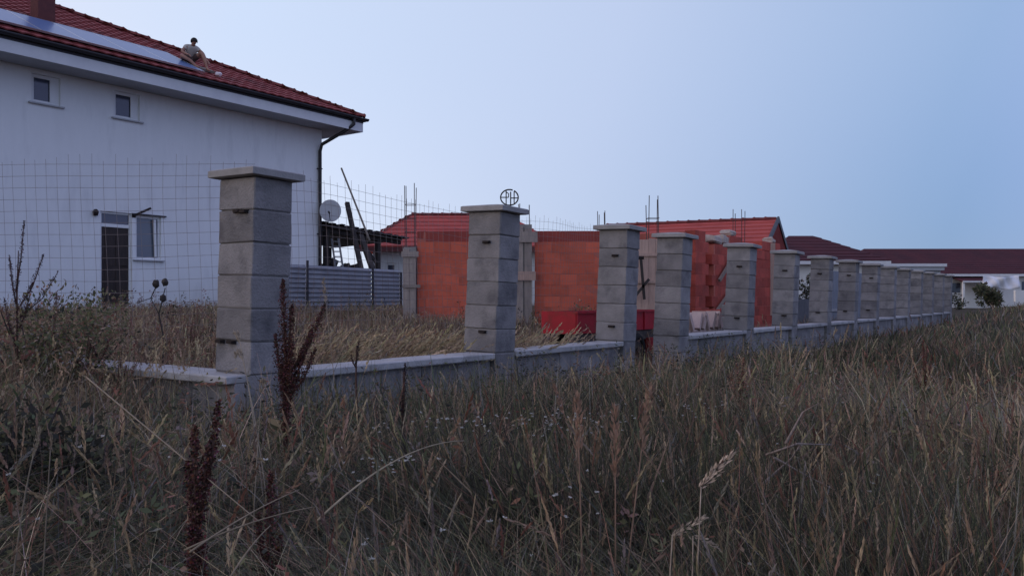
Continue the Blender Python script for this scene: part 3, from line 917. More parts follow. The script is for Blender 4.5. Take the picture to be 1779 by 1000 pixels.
# ------------------------------------------------------------------ red trailer behind the gate
tx, ty = fw(5.85, .95)
tr = thing('trailer', 'low red flatbed trailer standing behind the open gate gap', 'trailer', (tx, ty, 0), (0, 0, FROT))
Lt = 2.70; TW = .55
m = MB()
m.box(0, Lt, 0, .03, .57, .87); m.box(0, Lt, TW-.03, TW, .57, .87); m.box(0, .03, .03, TW-.03, .57, .87); m.box(Lt-.03, Lt, .03, TW-.03, .57, .87)
m.build('side_board', M_redpaint, tr)
for k in range(5): MB().box(.01+k*(Lt-.05)/4, .05+k*(Lt-.05)/4, -.022, -.001, .575, .865).build('stake', M_redpaint, tr)
MB().box(0, Lt, -.03, 0-.0015, .845, .875).build('top_rail', M_redpaint, tr)
MB().box(.03, Lt-.03, .03, TW-.03, .56, .60).build('deck', M_chassis, tr)
MB().box(.0, Lt, .02, .12, .42, .555).box(0, Lt, TW-.12, TW-.02, .42, .555).box(2.0, 2.1, .12, TW-.12, .42, .55).build('chassis', M_chassis, tr)
for y in (.0, TW-.15):
    w = thing('wheel', None, None, (1.84, y+.07, .27), (R(90), 0, 0)); w.parent = tr
    m = MB(); m.smooth = True
    prof = [(.15,-.06),(.22,-.075),(.25,-.05),(.25,.05),(.22,.075),(.15,.06)]
    n = 20; vs = []
    for r, h in prof: vs += [(r*math.cos(2*math.pi*k/n), r*math.sin(2*math.pi*k/n), h) for k in range(n)]
    m.add(vs, [(i*n+k, i*n+(k+1)%n, ((i+1)%6)*n+(k+1)%n, ((i+1)%6)*n+k) for i in range(6) for k in range(n)])
    m.build('tyre', M_rubber, w)
    MB().tube([(0,0,-.05),(0,0,.05)], .15, 14).tube([(0,0,.05),(0,0,.075)], .05, 8).build('rim', M_chassis, w)
m = MB(); m.box(2.14, 2.28, -.02, .30, .10, .42); m.box(2.12, 2.32, -.03, .02, .06, .44)
m.build('mudflap', M_redpaint, tr)
MB().beam((Lt,.3,.48), (Lt+.9,.3,.40), .08, .08).build('drawbar', M_chassis, tr)

# ------------------------------------------------------------------ loose bricks and blocks behind the wall
slab = cbox('loose_brick', .10, .26, .30, .008, M_palebrick, .006, 4)
base_m = cbox('loose_brick', .38, .26, .24, .008, M_palebrick, .005, 9)
ORD = ('first', 'second', 'third', 'fourth', 'fifth', 'sixth', 'seventh', 'eighth')
for r_ in range(2):
    for k in range(3):
        x, y = fw(8.95+.41*k, .72)
        o = place('loose_brick', base_m, None, (x, y, .05+.243*r_), (0, 0, FROT+random.uniform(-.04,.04)))
        tag(o, '%s pale pink hollow brick in the %s layer of the stack past the gate' % (('left', 'middle', 'right')[k], ('bottom', 'upper flat')[r_]), 'brick', 'flat stacked pink bricks past the gate')
for k in range(7):
    x, y = fw(8.85+.20*k+random.uniform(-.02,.02), .68)
    o = place('loose_brick', slab, None, (x, y, .545), (0, random.uniform(.35,.7)*(1 if k % 3 else -1), FROT+random.uniform(-.15,.15)))
    tag(o, '%s tilted pale slab brick from the gate on top of the pink stack' % ORD[k], 'brick', 'tilted pink bricks on the stack')
gb = cbox('loose_block', .38, .24, .22, .008, M_block, .004, 14)
GBL = ('left block in the bottom row', 'middle block in the bottom row', 'right block in the bottom row', 'left block in the second row', 'middle block in the second row',
       'right block in the second row', 'left block in the third row', 'right block in the third row', 'single topmost block')
for k, (t, y, z) in enumerate(((11.0,.9,.05),(11.42,.9,.05),(11.84,.92,.05),(11.0,.9,.272),(11.42,.92,.272),(11.86,.9,.272),(11.15,.9,.494),(11.6,.9,.494),(11.4,.9,.716))):
    x, yy = fw(t, y)
    o = place('loose_block', gb, None, (x, yy, z), (0, 0, FROT+random.uniform(-.12,.12)))
    tag(o, GBL[k] + ' of the grey concrete block stack behind the wall', 'block', 'stacked grey blocks behind the wall')
# clay brick pallets by the shell
for k in range(6):
    x, yy = fw(12.0+.4*(k % 3), 1.6)
    o = place('loose_brick', brick_meshes_r[k % 3], None, (x, yy, .35+.24*(k//3)), (0, 0, FROT+random.uniform(-.05,.05)))
    tag(o, '%s red clay brick in the %s layer beside the grey block stack' % (('left', 'middle', 'right')[k % 3], ('lower', 'upper')[k//3]), 'brick', 'short stack of red bricks')
# grey panels behind the far pillars
o_ = fw(19.6, 2.5)
pf = thing('panel_fence', 'low dark grey panel fence behind the wall in front of the white wall strip', 'fence', (o_[0], o_[1], 0), (0, 0, FROT))
for k in range(4): MB().box(k*.95+.01, k*.95+.94, -.02, .02, .2, 1.03).build('panel', M_greywall if k > 9 else mat('dark_panel', (.13,.125,.135), .9, (.10,.10,.11), 4), pf)
o_ = fw(23.7, 2.5)
pf = thing('panel_fence', 'tall grey panel fence standing behind the eighth pillar', 'fence', (o_[0], o_[1], 0), (0, 0, FROT))
for k in range(8): MB().box(k*1.1+.01, k*1.1+1.09, -.02, .02, .2, 1.98-.02*(k % 2)).build('panel', mat('grey_panel', (.24,.25,.28), .9, (.19,.20,.23), 3), pf)
MB().box(.0, 2.2, -.06, -.021, .62, .70).build('rail', M_coping, pf)

# ------------------------------------------------------------------ houses behind
def gable_or_hip(name, label, loc, rz, L, W, z0, ze, zr, hipL, hipR, ov, m_roof, m_wall, ops=(), fasc=M_fascia, ridge=True, rt=.9):
    """long axis along local x from 0 to L, front wall at y = 0"""
    h = thing(name, label, 'house', (loc[0], loc[1], 0), (0, 0, rz))
    m = wall_open(0, L, z0, ze, .25, list(ops))
    m.box(.002, .25, .252, W, z0, ze); m.box(L-.25, L-.002, .252, W, z0, ze); m.box(.252, L-.252, W-.25, W-.002, z0, ze)
    sl = (zr-ze)/(W/2+ov)
    if hipR == 0:
        zw = zr - .12
        m.add([(L-.25,0,ze),(L-.25,W,ze),(L-.25,W/2,zw),(L-.02,0,ze),(L-.02,W,ze),(L-.02,W/2,zw)], [(0,2,1),(3,4,5),(0,3,5,2),(1,2,5,4)])
    m.build('wall', m_wall, h)
    x0, x1, y0, y1 = -ov, L+ov, -ov, W+ov
    rx0, rx1 = x0+hipL, x1-hipR
    r = MB()
    T = .10
    vs = [(x0,y0,ze),(x1,y0,ze),(x1,y1,ze),(x0,y1,ze),(rx0,W/2,zr),(rx1,W/2,zr)]
    vs2 = [(a, b, c+T) for a, b, c in vs]
    r.add(vs+vs2, [(6,7,11,10),(8,9,10,11),(7,8,11),(9,6,10),(0,4,5,1),(2,5,4,3),(1,5,2),(3,4,0),(0,1,7,6),(1,2,8,7),(2,3,9,8),(3,0,6,9)])
    r.build('roof', m_roof, h)
    # tile courses on the front slope: real steps
    n = max(6, int((W/2+ov)/.4))
    c = MB()
    for k in range(n):
        f0, f1 = k/n, (k+1)/n
        a0, a1 = x0+(rx0-x0)*f0, x1+(rx1-x1)*f0
        b0, b1 = x0+(rx0-x0)*f1, x1+(rx1-x1)*f1
        ya, yb = y0+(W/2-y0)*f0, y0+(W/2-y0)*f1
        za, zb = ze+T+(zr-ze)*f0, ze+T+(zr-ze)*f1
        c.quad((a0,ya,za+.045),(a1,ya,za+.045),(b1,yb,zb+.012),(b0,yb,zb+.012)); c.quad((a0,ya,za-.01),(a1,ya,za-.01),(a1,ya,za+.045),(a0,ya,za+.045))
    o = c.build('tile_courses', m_roof, h); o['kind'] = 'stuff'
    b = MB().box(x0, x1, y0-.02, y0-.003, ze-.10, ze+T-.02)
    b.build('fascia', fasc, h)
    if ridge:
        a = Vector((rx0, W/2, zr+T)); 
        k = 0.0
        while k < rx1-rx0-rt*.9:
            place('ridge_tile', RT, h, (rx0+k, W/2, zr+T), None, (rt/.4, 1.1, 1.1)); k += rt*.94
    return h
# red hip roof house behind the mesh
hA = gable_or_hip('red_roofed_house', 'low white house with bright red hip roof behind the wire mesh and brick shell', (-5.55, 32.6), 0,
    7.0, 5.6, .6, 2.98, 4.55, 1.75, 2.2, .55, M_tile_far, M_white, [(.52, .92, 1.5, 2.45)], M_chim, rt=.45)
window((.52, .92, 1.5, 2.45), hA, M_glass, .07)
for k in range(9):    # hip ridge caps down the left end
    f = k/9
    place('ridge_tile', RT, hA, (-.55+1.75*f, -.55+3.35*f, 3.08+1.57*f), (0, -.35, 1.08), (1, 1, 1))
# red gable house behind the piers
hB = gable_or_hip('red_roofed_house', 'house with bright red gable roof and dark gable end behind the brick piers', (3.2, 31.5), R(-26),
    5.95, 5.2, .6, 2.75, 3.95, 0, 0, .45, M_tile_far, mat('dark_gable_board', (.05,.045,.05), .9, (.07,.06,.065), 2), (), M_chim, rt=.45)
m = MB()
m.beam((6.42,-.47,2.78), (6.42,2.6,4.06), .06, .2); m.beam((6.42,2.6,4.06), (6.42,5.67,2.78), .06, .2)
m.build('barge_board', M_gutter, hB)
# maroon hip roof house
hC = gable_or_hip('maroon_roofed_house', 'white house with dark maroon hip roof rising to a short flat ridge', (14.6, 44.5), 0,
    5.3, 5.6, .4, 2.98, 4.55, 1.9, 3.0, .5, M_maroon, M_white, [(3.3,4.0,1.2,2.5)], M_fascia, ridge=False)
window((3.3,4.0,1.2,2.5), hC, M_glass, .06)
# long maroon roof
hD = gable_or_hip('maroon_roofed_house', 'long low white house with wide dark maroon roof across the right edge', (26.6, 62), 0,
    32, 8.5, .2, 2.80, 4.95, 2.5, 0, .6, M_maroon, M_white, [(6.6,7.55,1.4,2.3),(12.0,13.0,1.5,2.4)], M_fascia, ridge=False)
window((6.6,7.55,1.4,2.3), hD, M_glass, .08); window((12.0,13.0,1.5,2.4), hD, M_glass, .08)
m = MB(); m.add([(6.7,-1.6,2.25),(9.3,-1.6,2.25),(9.3,-.02,2.62),(6.7,-.02,2.62),(6.7,-1.6,2.33),(9.3,-1.6,2.33),(9.3,-.02,2.70),(6.7,-.02,2.70)],
      [(0,3,2,1),(4,5,6,7),(0,1,5,4),(1,2,6,5),(2,3,7,6),(3,0,4,7)]); m.build('porch_roof', M_maroon, hD)
MB().box(6.7, 9.3, -1.66, -1.61, 2.22, 2.34).build('porch_fascia', M_fascia, hD)
for x in (6.75, 9.1): MB().box(x, x+.14, -1.55, -1.41, .2, 2.24).build('porch_post', M_white, hD)
# flat roofed annex between the maroon houses
an = thing('annex', 'small grey flat roofed annex with white fascia before the long maroon roof', 'building', (22.6, 50, 0))
MB().box(0, 3.6, 0, 3, .2, 2.75).build('wall', M_greywall, an)
MB().box(-.2, 3.85, -.3, 3.2, 2.98, 3.16).build('fascia', M_fascia, an)
MB().box(-.1, 3.75, -.2, 3.1, 2.753, 2.977).build('beam', M_greywall, an)
for x in (.3, 2.9): MB().box(x, x+.5, -.03, -.002, 1.6, 2.6).build('window', M_glass, an)
# tarpaulin
m = MB(); m.smooth = True
nx, nz = 18, 8; vs = []
tx0, tz0 = at(1708, 478, 60.2), at(1770, 501, 60.2)
for j in range(nz+1):
    for i in range(nx+1):
        u_, v_ = i/nx, j/nz
        vs.append((tx0.x+(tz0.x-tx0.x)*u_, 60.2+.16*math.sin(u_*9+v_*3)+.08*math.sin(u_*23-v_*5), tx0.z+(tz0.z-tx0.z)*v_ - .12*math.sin(math.pi*u_)*(1-v_)+.1*math.sin(u_*7)*v_))
q = nx+1
m.add(vs, [(j*q+i, j*q+i+1, (j+1)*q+i+1, (j+1)*q+i) for j in range(nz) for i in range(nx)])
o = m.build('tarpaulin', M_tarp); sdm = o.modifiers.new('thick', 'SOLIDIFY'); sdm.thickness = .02
tag(o, 'white tarpaulin hung on the front of the long maroon roofed house', 'tarpaulin')
p0, p1 = at(1764, 504, 57), at(1800, 524, 57)
o = MB().box(p0.x, p1.x, 57, 57.2, p1.z, p0.z).build('white_board_panel', M_white); tag(o, 'pale panel standing at the right edge beside the bush', 'panel')

# ------------------------------------------------------------------ vegetation
def mesh_from_arrays(name, V, tris=None, quads=None, tint=None, material=None):
    me = bpy.data.meshes.new(name)
    V = np.ascontiguousarray(V, np.float32)
    me.vertices.add(len(V)); me.vertices.foreach_set('co', V.ravel())
    loops = []; starts = []; n = 0
    if quads is not None and len(quads):
        loops.append(quads.ravel()); starts.append(np.arange(len(quads))*4); n = len(quads)*4
    if tris is not None and len(tris):
        loops.append(tris.ravel()); starts.append(n + np.arange(len(tris))*3)
    loops = np.concatenate(loops).astype(np.int32); starts = np.concatenate(starts).astype(np.int32)
    me.loops.add(len(loops)); me.loops.foreach_set('vertex_index', loops)
    me.polygons.add(len(starts)); me.polygons.foreach_set('loop_start', starts)
    me.update(calc_edges=True)
    if tint is not None:
        at_ = me.attributes.new('tint', 'FLOAT_COLOR', 'POINT')
        c = np.ones((len(V), 4), np.float32); c[:, :3] = tint
        at_.data.foreach_set('color', c.ravel())
    if material: me.materials.append(material)
    return me

class Veg:
    def __init__(s): s.V = []; s.T = []; s.Q = []; s.C = []; s.n = 0
    def add(s, V, T=None, Q=None, C=None):
        s.V.append(V)
        if T is not None: s.T.append(T + s.n)
        if Q is not None: s.Q.append(Q + s.n)
        s.C.append(C); s.n += len(V)
    def mesh(s, name, material):
        return mesh_from_arrays(name, np.concatenate(s.V), np.concatenate(s.T) if s.T else None, np.concatenate(s.Q) if s.Q else None, np.concatenate(s.C), material)
    # ribbons -----------------------------------------------------
    def ribbons(s, base, h, wd, az, bend, curl, col, lv=4, side=None):
        n = len(base)
        t = np.linspace(0, 1, lv)
        dx, dy = np.cos(az), np.sin(az)
        sa = az + np.pi/2 + rng.normal(0, .7, n) if side is None else side
        sx, sy = np.cos(sa), np.sin(sa)
        reach = bend[:,None]*t + curl[:,None]*t**2
        cx_ = base[:,0:1] + dx[:,None]*reach*h[:,None]
        cy_ = base[:,1:2] + dy[:,None]*reach*h[:,None]
        cz_ = base[:,2:3] + h[:,None]*(t - .42*curl[:,None]*t**3)
        prof = np.array([.8, 1, .75, .4, .2][:lv]); prof[-1] = .08
        hw_ = wd[:,None]*prof*.5
        L_ = np.stack([cx_-sx[:,None]*hw_, cy_-sy[:,None]*hw_, cz_], -1)
        R_ = np.stack([cx_+sx[:,None]*hw_, cy_+sy[:,None]*hw_, cz_], -1)
        V = np.stack([L_, R_], 2).reshape(-1, 3)
        b = (np.arange(n)*lv*2)[:,None]
        q = []
        for k in range(lv-1): q.append(np.concatenate([b+2*k, b+2*k+1, b+2*k+3, b+2*k+2], 1))
        Q = np.stack(q, 1).reshape(-1, 4)
        C = np.repeat(col, lv*2, axis=0)
        s.add(V, None, Q, C)
        tip = np.stack([cx_[:,-1], cy_[:,-1], cz_[:,-1]], -1)
        pre = np.stack([cx_[:,-2], cy_[:,-2], cz_[:,-2]], -1)
        return pre, tip
    def heads(s, pre, tip, length, wid, k, col):
        """seed heads: k small husks along the last stretch of each stem"""
        n = len(tip)
        d = tip-pre; d /= np.linalg.norm(d, axis=1, keepdims=True)+1e-9
        f = np.tile(np.linspace(0, 1, k), (n, 1)) + rng.normal(0, .03, (n, k))
        p = tip[:,None,:] - d[:,None,:]*((1-f)*length[:,None])[:,:,None]
        rnd = rng.normal(0, 1, (n, k, 3)); rnd -= (rnd*d[:,None,:]).sum(-1, keepdims=True)*d[:,None,:]
        rnd /= np.linalg.norm(rnd, axis=-1, keepdims=True)+1e-9
        env = np.sin(np.pi*np.clip(f*.85+.12, 0, 1))[:,:,None]
        ln = length[:,None,None]*.22*rng.uniform(.7, 1.3, (n, k, 1))
        out = rnd*wid[:,None,None]*env
        e = p + out + d[:,None,:]*ln
        sd = np.cross(rnd, d[:,None,:])*(wid[:,None,None]*.45)
        m_ = (p+e)/2 + out*.25
        V = np.stack([p, m_+sd, e, m_-sd], 2).reshape(-1, 3)
        Q = np.arange(n*k*4).reshape(-1, 4)
        C = np.repeat(np.repeat(col, k, 0)*rng.uniform(.75, 1.2, (n*k, 1)), 4, 0)
        s.add(V, None, Q, C)
    def leaves(s, p, d, ln, wd, col):
        """single diamond leaves at p pointing along d"""
        n = len(p)
        d = d/(np.linalg.norm(d, axis=1, keepdims=True)+1e-9)
        r = rng.normal(0, 1, (n, 3)); sd = np.cross(d, r); sd /= np.linalg.norm(sd, axis=1, keepdims=True)+1e-9
        mid = p + d*ln[:,None]*.45
        V = np.stack([p, mid+sd*wd[:,None]*.5, p+d*ln[:,None], mid-sd*wd[:,None]*.5], 1).reshape(-1, 3)
        s.add(V, None, np.arange(n*4).reshape(-1, 4), np.repeat(col, 4, 0))

PAL = {'straw': (.50,.39,.245), 'tan': (.37,.265,.175), 'brown': (.205,.14,.105), 'olive': (.16,.16,.082), 'green': (.105,.112,.066), 'dark': (.055,.054,.042), 'grey': (.27,.24,.205), 'rust': (.29,.14,.10)}
PK = ['straw','tan','brown','olive','green','dark','grey','rust']
PA = np.array([PAL[k] for k in PK])
def pick(weights, n_or_w):
    W = np.asarray(weights, float)
    if W.ndim == 1: W = np.tile(W, (n_or_w, 1))
    W = W**1.35; W = W/W.sum(1, keepdims=True); cu = W.cumsum(1); r = rng.random((len(W), 1))
    idx = (r > cu).sum(1)
    return PA[idx]*rng.uniform(.72, 1.25, (len(W), 1))*(1+rng.normal(0, .05, (len(W), 3)))
def patch(x, y, sc, ph):
    return .5 + .25*(np.sin(x*sc+ph+1.3*np.sin(y*sc*.7+ph)) + np.sin(y*sc*1.2+2*ph+1.1*np.sin(x*sc*.8)))
def out_weights(x, y):
    """species mix on the open field: varies in patches, with shade painted in near the camera"""
    a = patch(x, y, 1.1, .7); b = patch(x, y, .6, 2.1); c = patch(x, y, 2.0, 4.0)
    r = np.hypot(x, y)
    wall = np.exp(-np.clip(-wdist(x, y), 0, 9)/1.6)
    W = np.zeros((len(x), 8))
    W[:,0] = .30 + .55*a**2; W[:,1] = .6 + .3*a; W[:,2] = .45+.4*b
    W[:,3] = .9 + 1.0*wall + .4*c; W[:,4] = .75 + 1.1*wall*c + .5*(1-b); W[:,5] = .65+.5*(1-a)
    nr = 1-smooth(2.0, 4.5, r)  # greener close up, and darkened to paint deeper shade in the hollows
    W[:,0] *= 1-.55*nr; W[:,1] *= 1-.4*nr; W[:,4] *= 1+.35*nr; W[:,5] *= 1+1.2*nr; W[:,2] *= 1+.5*nr
    d_ = smooth(.52, .8, patch(x, y, .75, 8.1)); W[:,5] *= 1+2.2*d_; W[:,4] *= 1+1.6*d_; W[:,0] *= 1-.6*d_
    W[:,6] = .6; W[:,7] = .22 + 1.6*np.clip(b-.4, 0, 1)*smooth(-.8, 2.2, x)
    return W
def sample(n, r0, r1, ang=43, w_lo=-99, w_hi=99, power=1.0):
    u = rng.random(n)
    r = r0*(r1/r0)**u if power == 0 else np.sqrt(r0*r0 + (r1*r1-r0*r0)*u) if power == 2 else r0 + (r1-r0)*u
    a = R(ang)*rng.uniform(-1, 1, n)
    x, y = r*np.sin(a), r*np.cos(a)
    w = wdist(x, y); t = tdist(x, y)
    k = (w > w_lo) & (w < w_hi)
    return x[k], y[k]
def base3(x, y, sink=.02): return np.stack([x, y, gz(x, y)-sink], 1)

field = Veg()
# understorey + blades of the open field, thinning with distance
for (n, r0, r1, wmul, hm) in ((62000, .95, 3.4, 1.0, .50), (90000, 3.0, 8.5, 1.5, .50), (70000, 8, 22, 3.2, .46), (60000, 20, 75, 9, .46)):
    x, y = sample(n, r0, r1, 44, -99, -.03, 1)
    gap = rng.random(len(x)) < .30+.70*smooth(.22, .5, patch(x, y, .95, 6.2)); x, y = x[gap], y[gap]
    m_ = len(x)
    hh = patch(x, y, 1.7, 1.0)*.6 + patch(x, y, 4.1, 2.2)*.4
    lo = patch(x, y, .8, 3.3)                                 # where the grass has been flattened
    lodged = smooth(.58, .85, lo)*smooth(1.6, 3.2, np.hypot(x, y))
    h = np.clip(rng.normal(hm, .14, m_)*(.50+.95*hh), .10, .92)*(1-.25*lodged)
    near_wall = smooth(-2.6, -.5, wdist(x, y))*smooth(.2, 1.8, tdist(x, y)); h *= 1-.46*near_wall
    wd = rng.uniform(.0018, .0048, m_)*wmul
    az = rng.uniform(0, 2*np.pi, m_); la = 2.2*np.sin(x*.5+1)+1.4*np.sin(y*.45) + rng.normal(0, .5, m_)
    az = np.where(rng.random(m_) < .35+.6*lodged, la, az)
    dry = (.55+.95*patch(x, y, 1.35, 9.0)*.6+.95*patch(x, y, 3.3, 1.9)*.4)[:,None]
    broad = rng.random(m_) < .10; wd = np.where(broad, wd*2.2, wd)
    field.ribbons(base3(x, y), h, wd, az, np.abs(rng.normal(.14, .18, m_))+.55*lodged, np.abs(rng.normal(.2, .3, m_))+.35*lodged, pick(out_weights(x, y), 0)*dry, 4)
# rank growth outside the side wall at left
x, y = sample(95000, 4.0, 9.5, 44, .1, 6.2, 1); td = tdist(x, y)
k = (td < -.22) & (rng.random(len(x)) < .35+.65*smooth(.5, 2.2, wdist(x, y))); x, y = x[k], y[k]; m_ = len(x)
h = np.clip(rng.normal(.58, .14, m_), .15, .95)*(.62+.38*smooth(.1, 1.2, -tdist(x, y)))
field.ribbons(base3(x, y), h, rng.uniform(.003, .008, m_), rng.uniform(0, 6.28, m_), np.abs(rng.normal(.14, .18, m_)), np.abs(rng.normal(.25, .3, m_)), pick((.6,1,.7,.8,.5,.5,.5,.3), m_), 4)
# short dense green base
x, y = sample(60000, .95, 14, 44, -99, -.03, 1); m_ = len(x)
field.ribbons(base3(x, y), rng.uniform(.1, .3, m_), rng.uniform(.004, .009, m_)*(1+np.hypot(x, y)*.12), rng.uniform(0, 6.28, m_), rng.uniform(.1, .6, m_), rng.uniform(.1, .6, m_), pick((.1,.3,.4,.9,1,1,.2,.1), m_), 3)
# forbs: leafy stems
x, y = sample(5400, 1.1, 14, 43, -99, -.05, 1); m_ = len(x)
h = rng.uniform(.25, .62, m_); fb = base3(x, y)
k = 16
f = rng.uniform(.25, 1, (m_, k)); jit = rng.normal(0, .035, (m_, k, 3))
p = (fb[:,None,:] + np.stack([np.zeros((m_,k)), np.zeros((m_,k)), f*h[:,None]], -1) + jit*(1.2-f)[:,:,None]).reshape(-1, 3)
d = rng.normal(0, 1, (m_*k, 3)); d[:,2] = np.abs(d[:,2])*.6
fc = np.repeat(pick((0,.1,.5,1,1.2,1.2,.2,.4), m_), k, 0)
field.leaves(p, d, rng.uniform(.02, .055, m_*k), rng.uniform(.008, .02, m_*k), fc)
field.ribbons(fb, h, np.full(m_, .004), rng.uniform(0, 6.28, m_), rng.uniform(0, .1, m_), rng.uniform(0, .1, m_), pick((0,.2,1,.6,.2,.4,.4,.6), m_), 3)
o = place('field_grass', field.mesh('field_grass', M_leaf)); tag(o, 'tall mixed dry and green grass covering the open field', 'grass', kind='stuff')

# tall stems with seed heads
stems = Veg()
for (n, r0, r1, hl, wm) in ((1500, 1.1, 4, .09, .9), (3800, 3, 9, .11, 1.3), (2600, 8, 24, .12, 2.6), (2600, 20, 60, .14, 6)):
    x, y = sample(n, r0, r1, 44, -99, -.1, 1); m_ = len(x)
    keep = rng.random(m_) < (.25+.75*patch(x, y, 1.3, 5.0)); x, y = x[keep], y[keep]; m_ = len(x)
    h = np.clip(rng.normal(.66, .11, m_), .4, .92)*(1-.42*smooth(-2.4, -.4, wdist(x, y)))
    col = pick((1.0,1.3,.5,.15,0,0,.6,.4), m_)*(.78+.1*smooth(2, 6, np.hypot(x, y)))[:,None]
    pre, tip = stems.ribbons(base3(x, y), h, np.full(m_, .0026)*wm, rng.uniform(0, 6.28, m_), np.abs(rng.normal(.1, .12, m_)), np.abs(rng.normal(.12, .2, m_)), col, 5)
    stems.heads(pre, tip, rng.uniform(.6, 1.5, m_)*hl, rng.uniform(.004, .009, m_)*wm**.6, 22, col*1.05)
x, y = sample(2600, 1.2, 9, 44, -99, -.4, 1); m_ = len(x)
b3 = base3(x, y); b3[:,2] += rng.uniform(.05, .35, m_)
stems.ribbons(b3, rng.uniform(.2, .5, m_), np.full(m_, .0022)*(1+np.hypot(x, y)*.08), rng.uniform(0, 6.28, m_), rng.uniform(.4, 1.6, m_), rng.uniform(.1, .7, m_), pick((1.6,.9,.2,0,0,0,.7,.1), m_)*1.1, 5)
o = place('seed_grass', stems.mesh('seed_grass', M_leaf)); tag(o, 'pale seeding grass stems rising out of the field', 'grass', kind='stuff')

# dry grass inside the yard
yard = Veg()
x, y = sample(120000, 5.2, 26, 44, .42, 14.3, 1)
k = ~((wdist(x, y) > 2.2) & (tdist(x, y) > 8.5) & (wdist(x, y) < 7) & (y > 17.6))
x, y = x[k], y[k]; m_ = len(x)
hh = patch(x, y, 1.2, 3.0)
h = np.clip(rng.normal(.34, .11, m_)*(.55+.8*hh), .06, .65)*(1-.28*smooth(2.0, 6.5, wdist(x, y)))
yw = np.zeros((m_, 8)); a = patch(x, y, .9, 1.5); gr_ = smooth(3, 7, x)
yw[:,0] = .55+.6*a; yw[:,1] = 1.5; yw[:,2] = .8; yw[:,3] = .35+.6*gr_; yw[:,4] = .12+.5*gr_; yw[:,6] = .35; yw[:,7] = .45
yard.ribbons(base3(x, y), h, rng.uniform(.003, .007, m_)*(.7+np.hypot(x, y)*.10), rng.uniform(0, 6.28, m_), np.abs(rng.normal(.12, .15, m_)), np.abs(rng.normal(.15, .25, m_)), pick(yw, 0)*(.5+.55*patch(x, y, 1.6, 4.4))[:,None], 4)
x, y = sample(5200, 6, 20, 44, .5, 12, 1); m_ = len(x)
h = np.clip(rng.normal(.48, .12, m_), .25, .8)*(1-.4*smooth(2.0, 6.5, wdist(x, y))); col = pick((1.6,1.2,.3,0,0,0,.4,.3), m_)
pre, tip = yard.ribbons(base3(x, y), h, np.full(m_, .004), rng.uniform(0, 6.28, m_), np.abs(rng.normal(.1, .1, m_)), np.abs(rng.normal(.2, .25, m_)), col, 5)
yard.heads(pre, tip, rng.uniform(.08, .18, m_), rng.uniform(.010, .02, m_), 12, col)
# taller pale stems either side of the side wall
x, y = sample(9000, 4.5, 13, 44, .5, 9, 1); kk = (tdist(x, y) < 1.2) & (x < -1.9); x, y = x[kk], y[kk]; m_ = len(x)
h = np.clip(rng.normal(.62, .15, m_), .3, 1.0)*(1-.3*smooth(3, 8, wdist(x, y))); col = pick((1.3,1.3,.5,0,0,0,.4,.5), m_)*.85
pre, tip = yard.ribbons(base3(x, y), h, np.full(m_, .0042), rng.uniform(0, 6.28, m_), np.abs(rng.normal(.1, .12, m_)), np.abs(rng.normal(.25, .3, m_)), col, 5)
yard.heads(pre, tip, rng.uniform(.07, .17, m_), rng.uniform(.008, .018, m_), 12, col)
# brown leafy weeds in the yard
x, y = sample(2600, 6, 19, 43, .6, 12.5, 1)
kk = rng.random(len(x)) < smooth(.45, .7, patch(x, y, .8, 5.5)); x, y = x[kk], y[kk]; m_ = len(x); k = 14
h = rng.uniform(.22, .62, m_); fb = base3(x, y)
f = rng.uniform(.2, 1, (m_, k)); jit = rng.normal(0, .05, (m_, k, 3))
p = (fb[:,None,:] + np.stack([np.zeros((m_,k)), np.zeros((m_,k)), f*h[:,None]], -1) + jit*(1.2-f)[:,:,None]).reshape(-1, 3)
d = rng.normal(0, 1, (m_*k, 3)); d[:,2] = np.abs(d[:,2])*.6
wcol = pick((0,.4,1.2,.7,.3,.4,.2,1.0), m_)*.8
yard.leaves(p, d, rng.uniform(.03, .075, m_*k), rng.uniform(.012, .03, m_*k), np.repeat(wcol, k, 0))
yard.ribbons(fb, h, np.full(m_, .008), rng.uniform(0, 6.28, m_), rng.uniform(0, .1, m_), rng.uniform(0, .1, m_), wcol, 3)
# pale nodding clump between the first two pillars
for (cx_, cy_, s_, n) in ((-1.05, 8.9, .75, 420), (-.45, 8.7, .4, 260), (-1.9, 8.6, .5, 160), (.45, 9.6, .5, 240)):
    x = rng.normal(cx_, s_, n); y = rng.normal(cy_, .35, n); kk = wdist(x, y) > .5; x, y = x[kk], y[kk]; m_ = len(x)
    h = rng.uniform(.5, .86, m_); col = pick((2,.7,.1,0,0,0,.2,.05), m_)*.95
    pre, tip = yard.ribbons(base3(x, y), h, np.full(m_, .005), rng.uniform(-1.0, 1.2, m_), rng.uniform(.1, .3, m_), rng.uniform(.2, .7, m_), col, 5)
    yard.heads(pre, tip, rng.uniform(.14, .24, m_), rng.uniform(.012, .02, m_), 14, col)
o = place('yard_grass', yard.mesh('yard_grass', M_leaf)); tag(o, 'dry tan grass filling the yard behind the low wall', 'grass', kind='stuff')

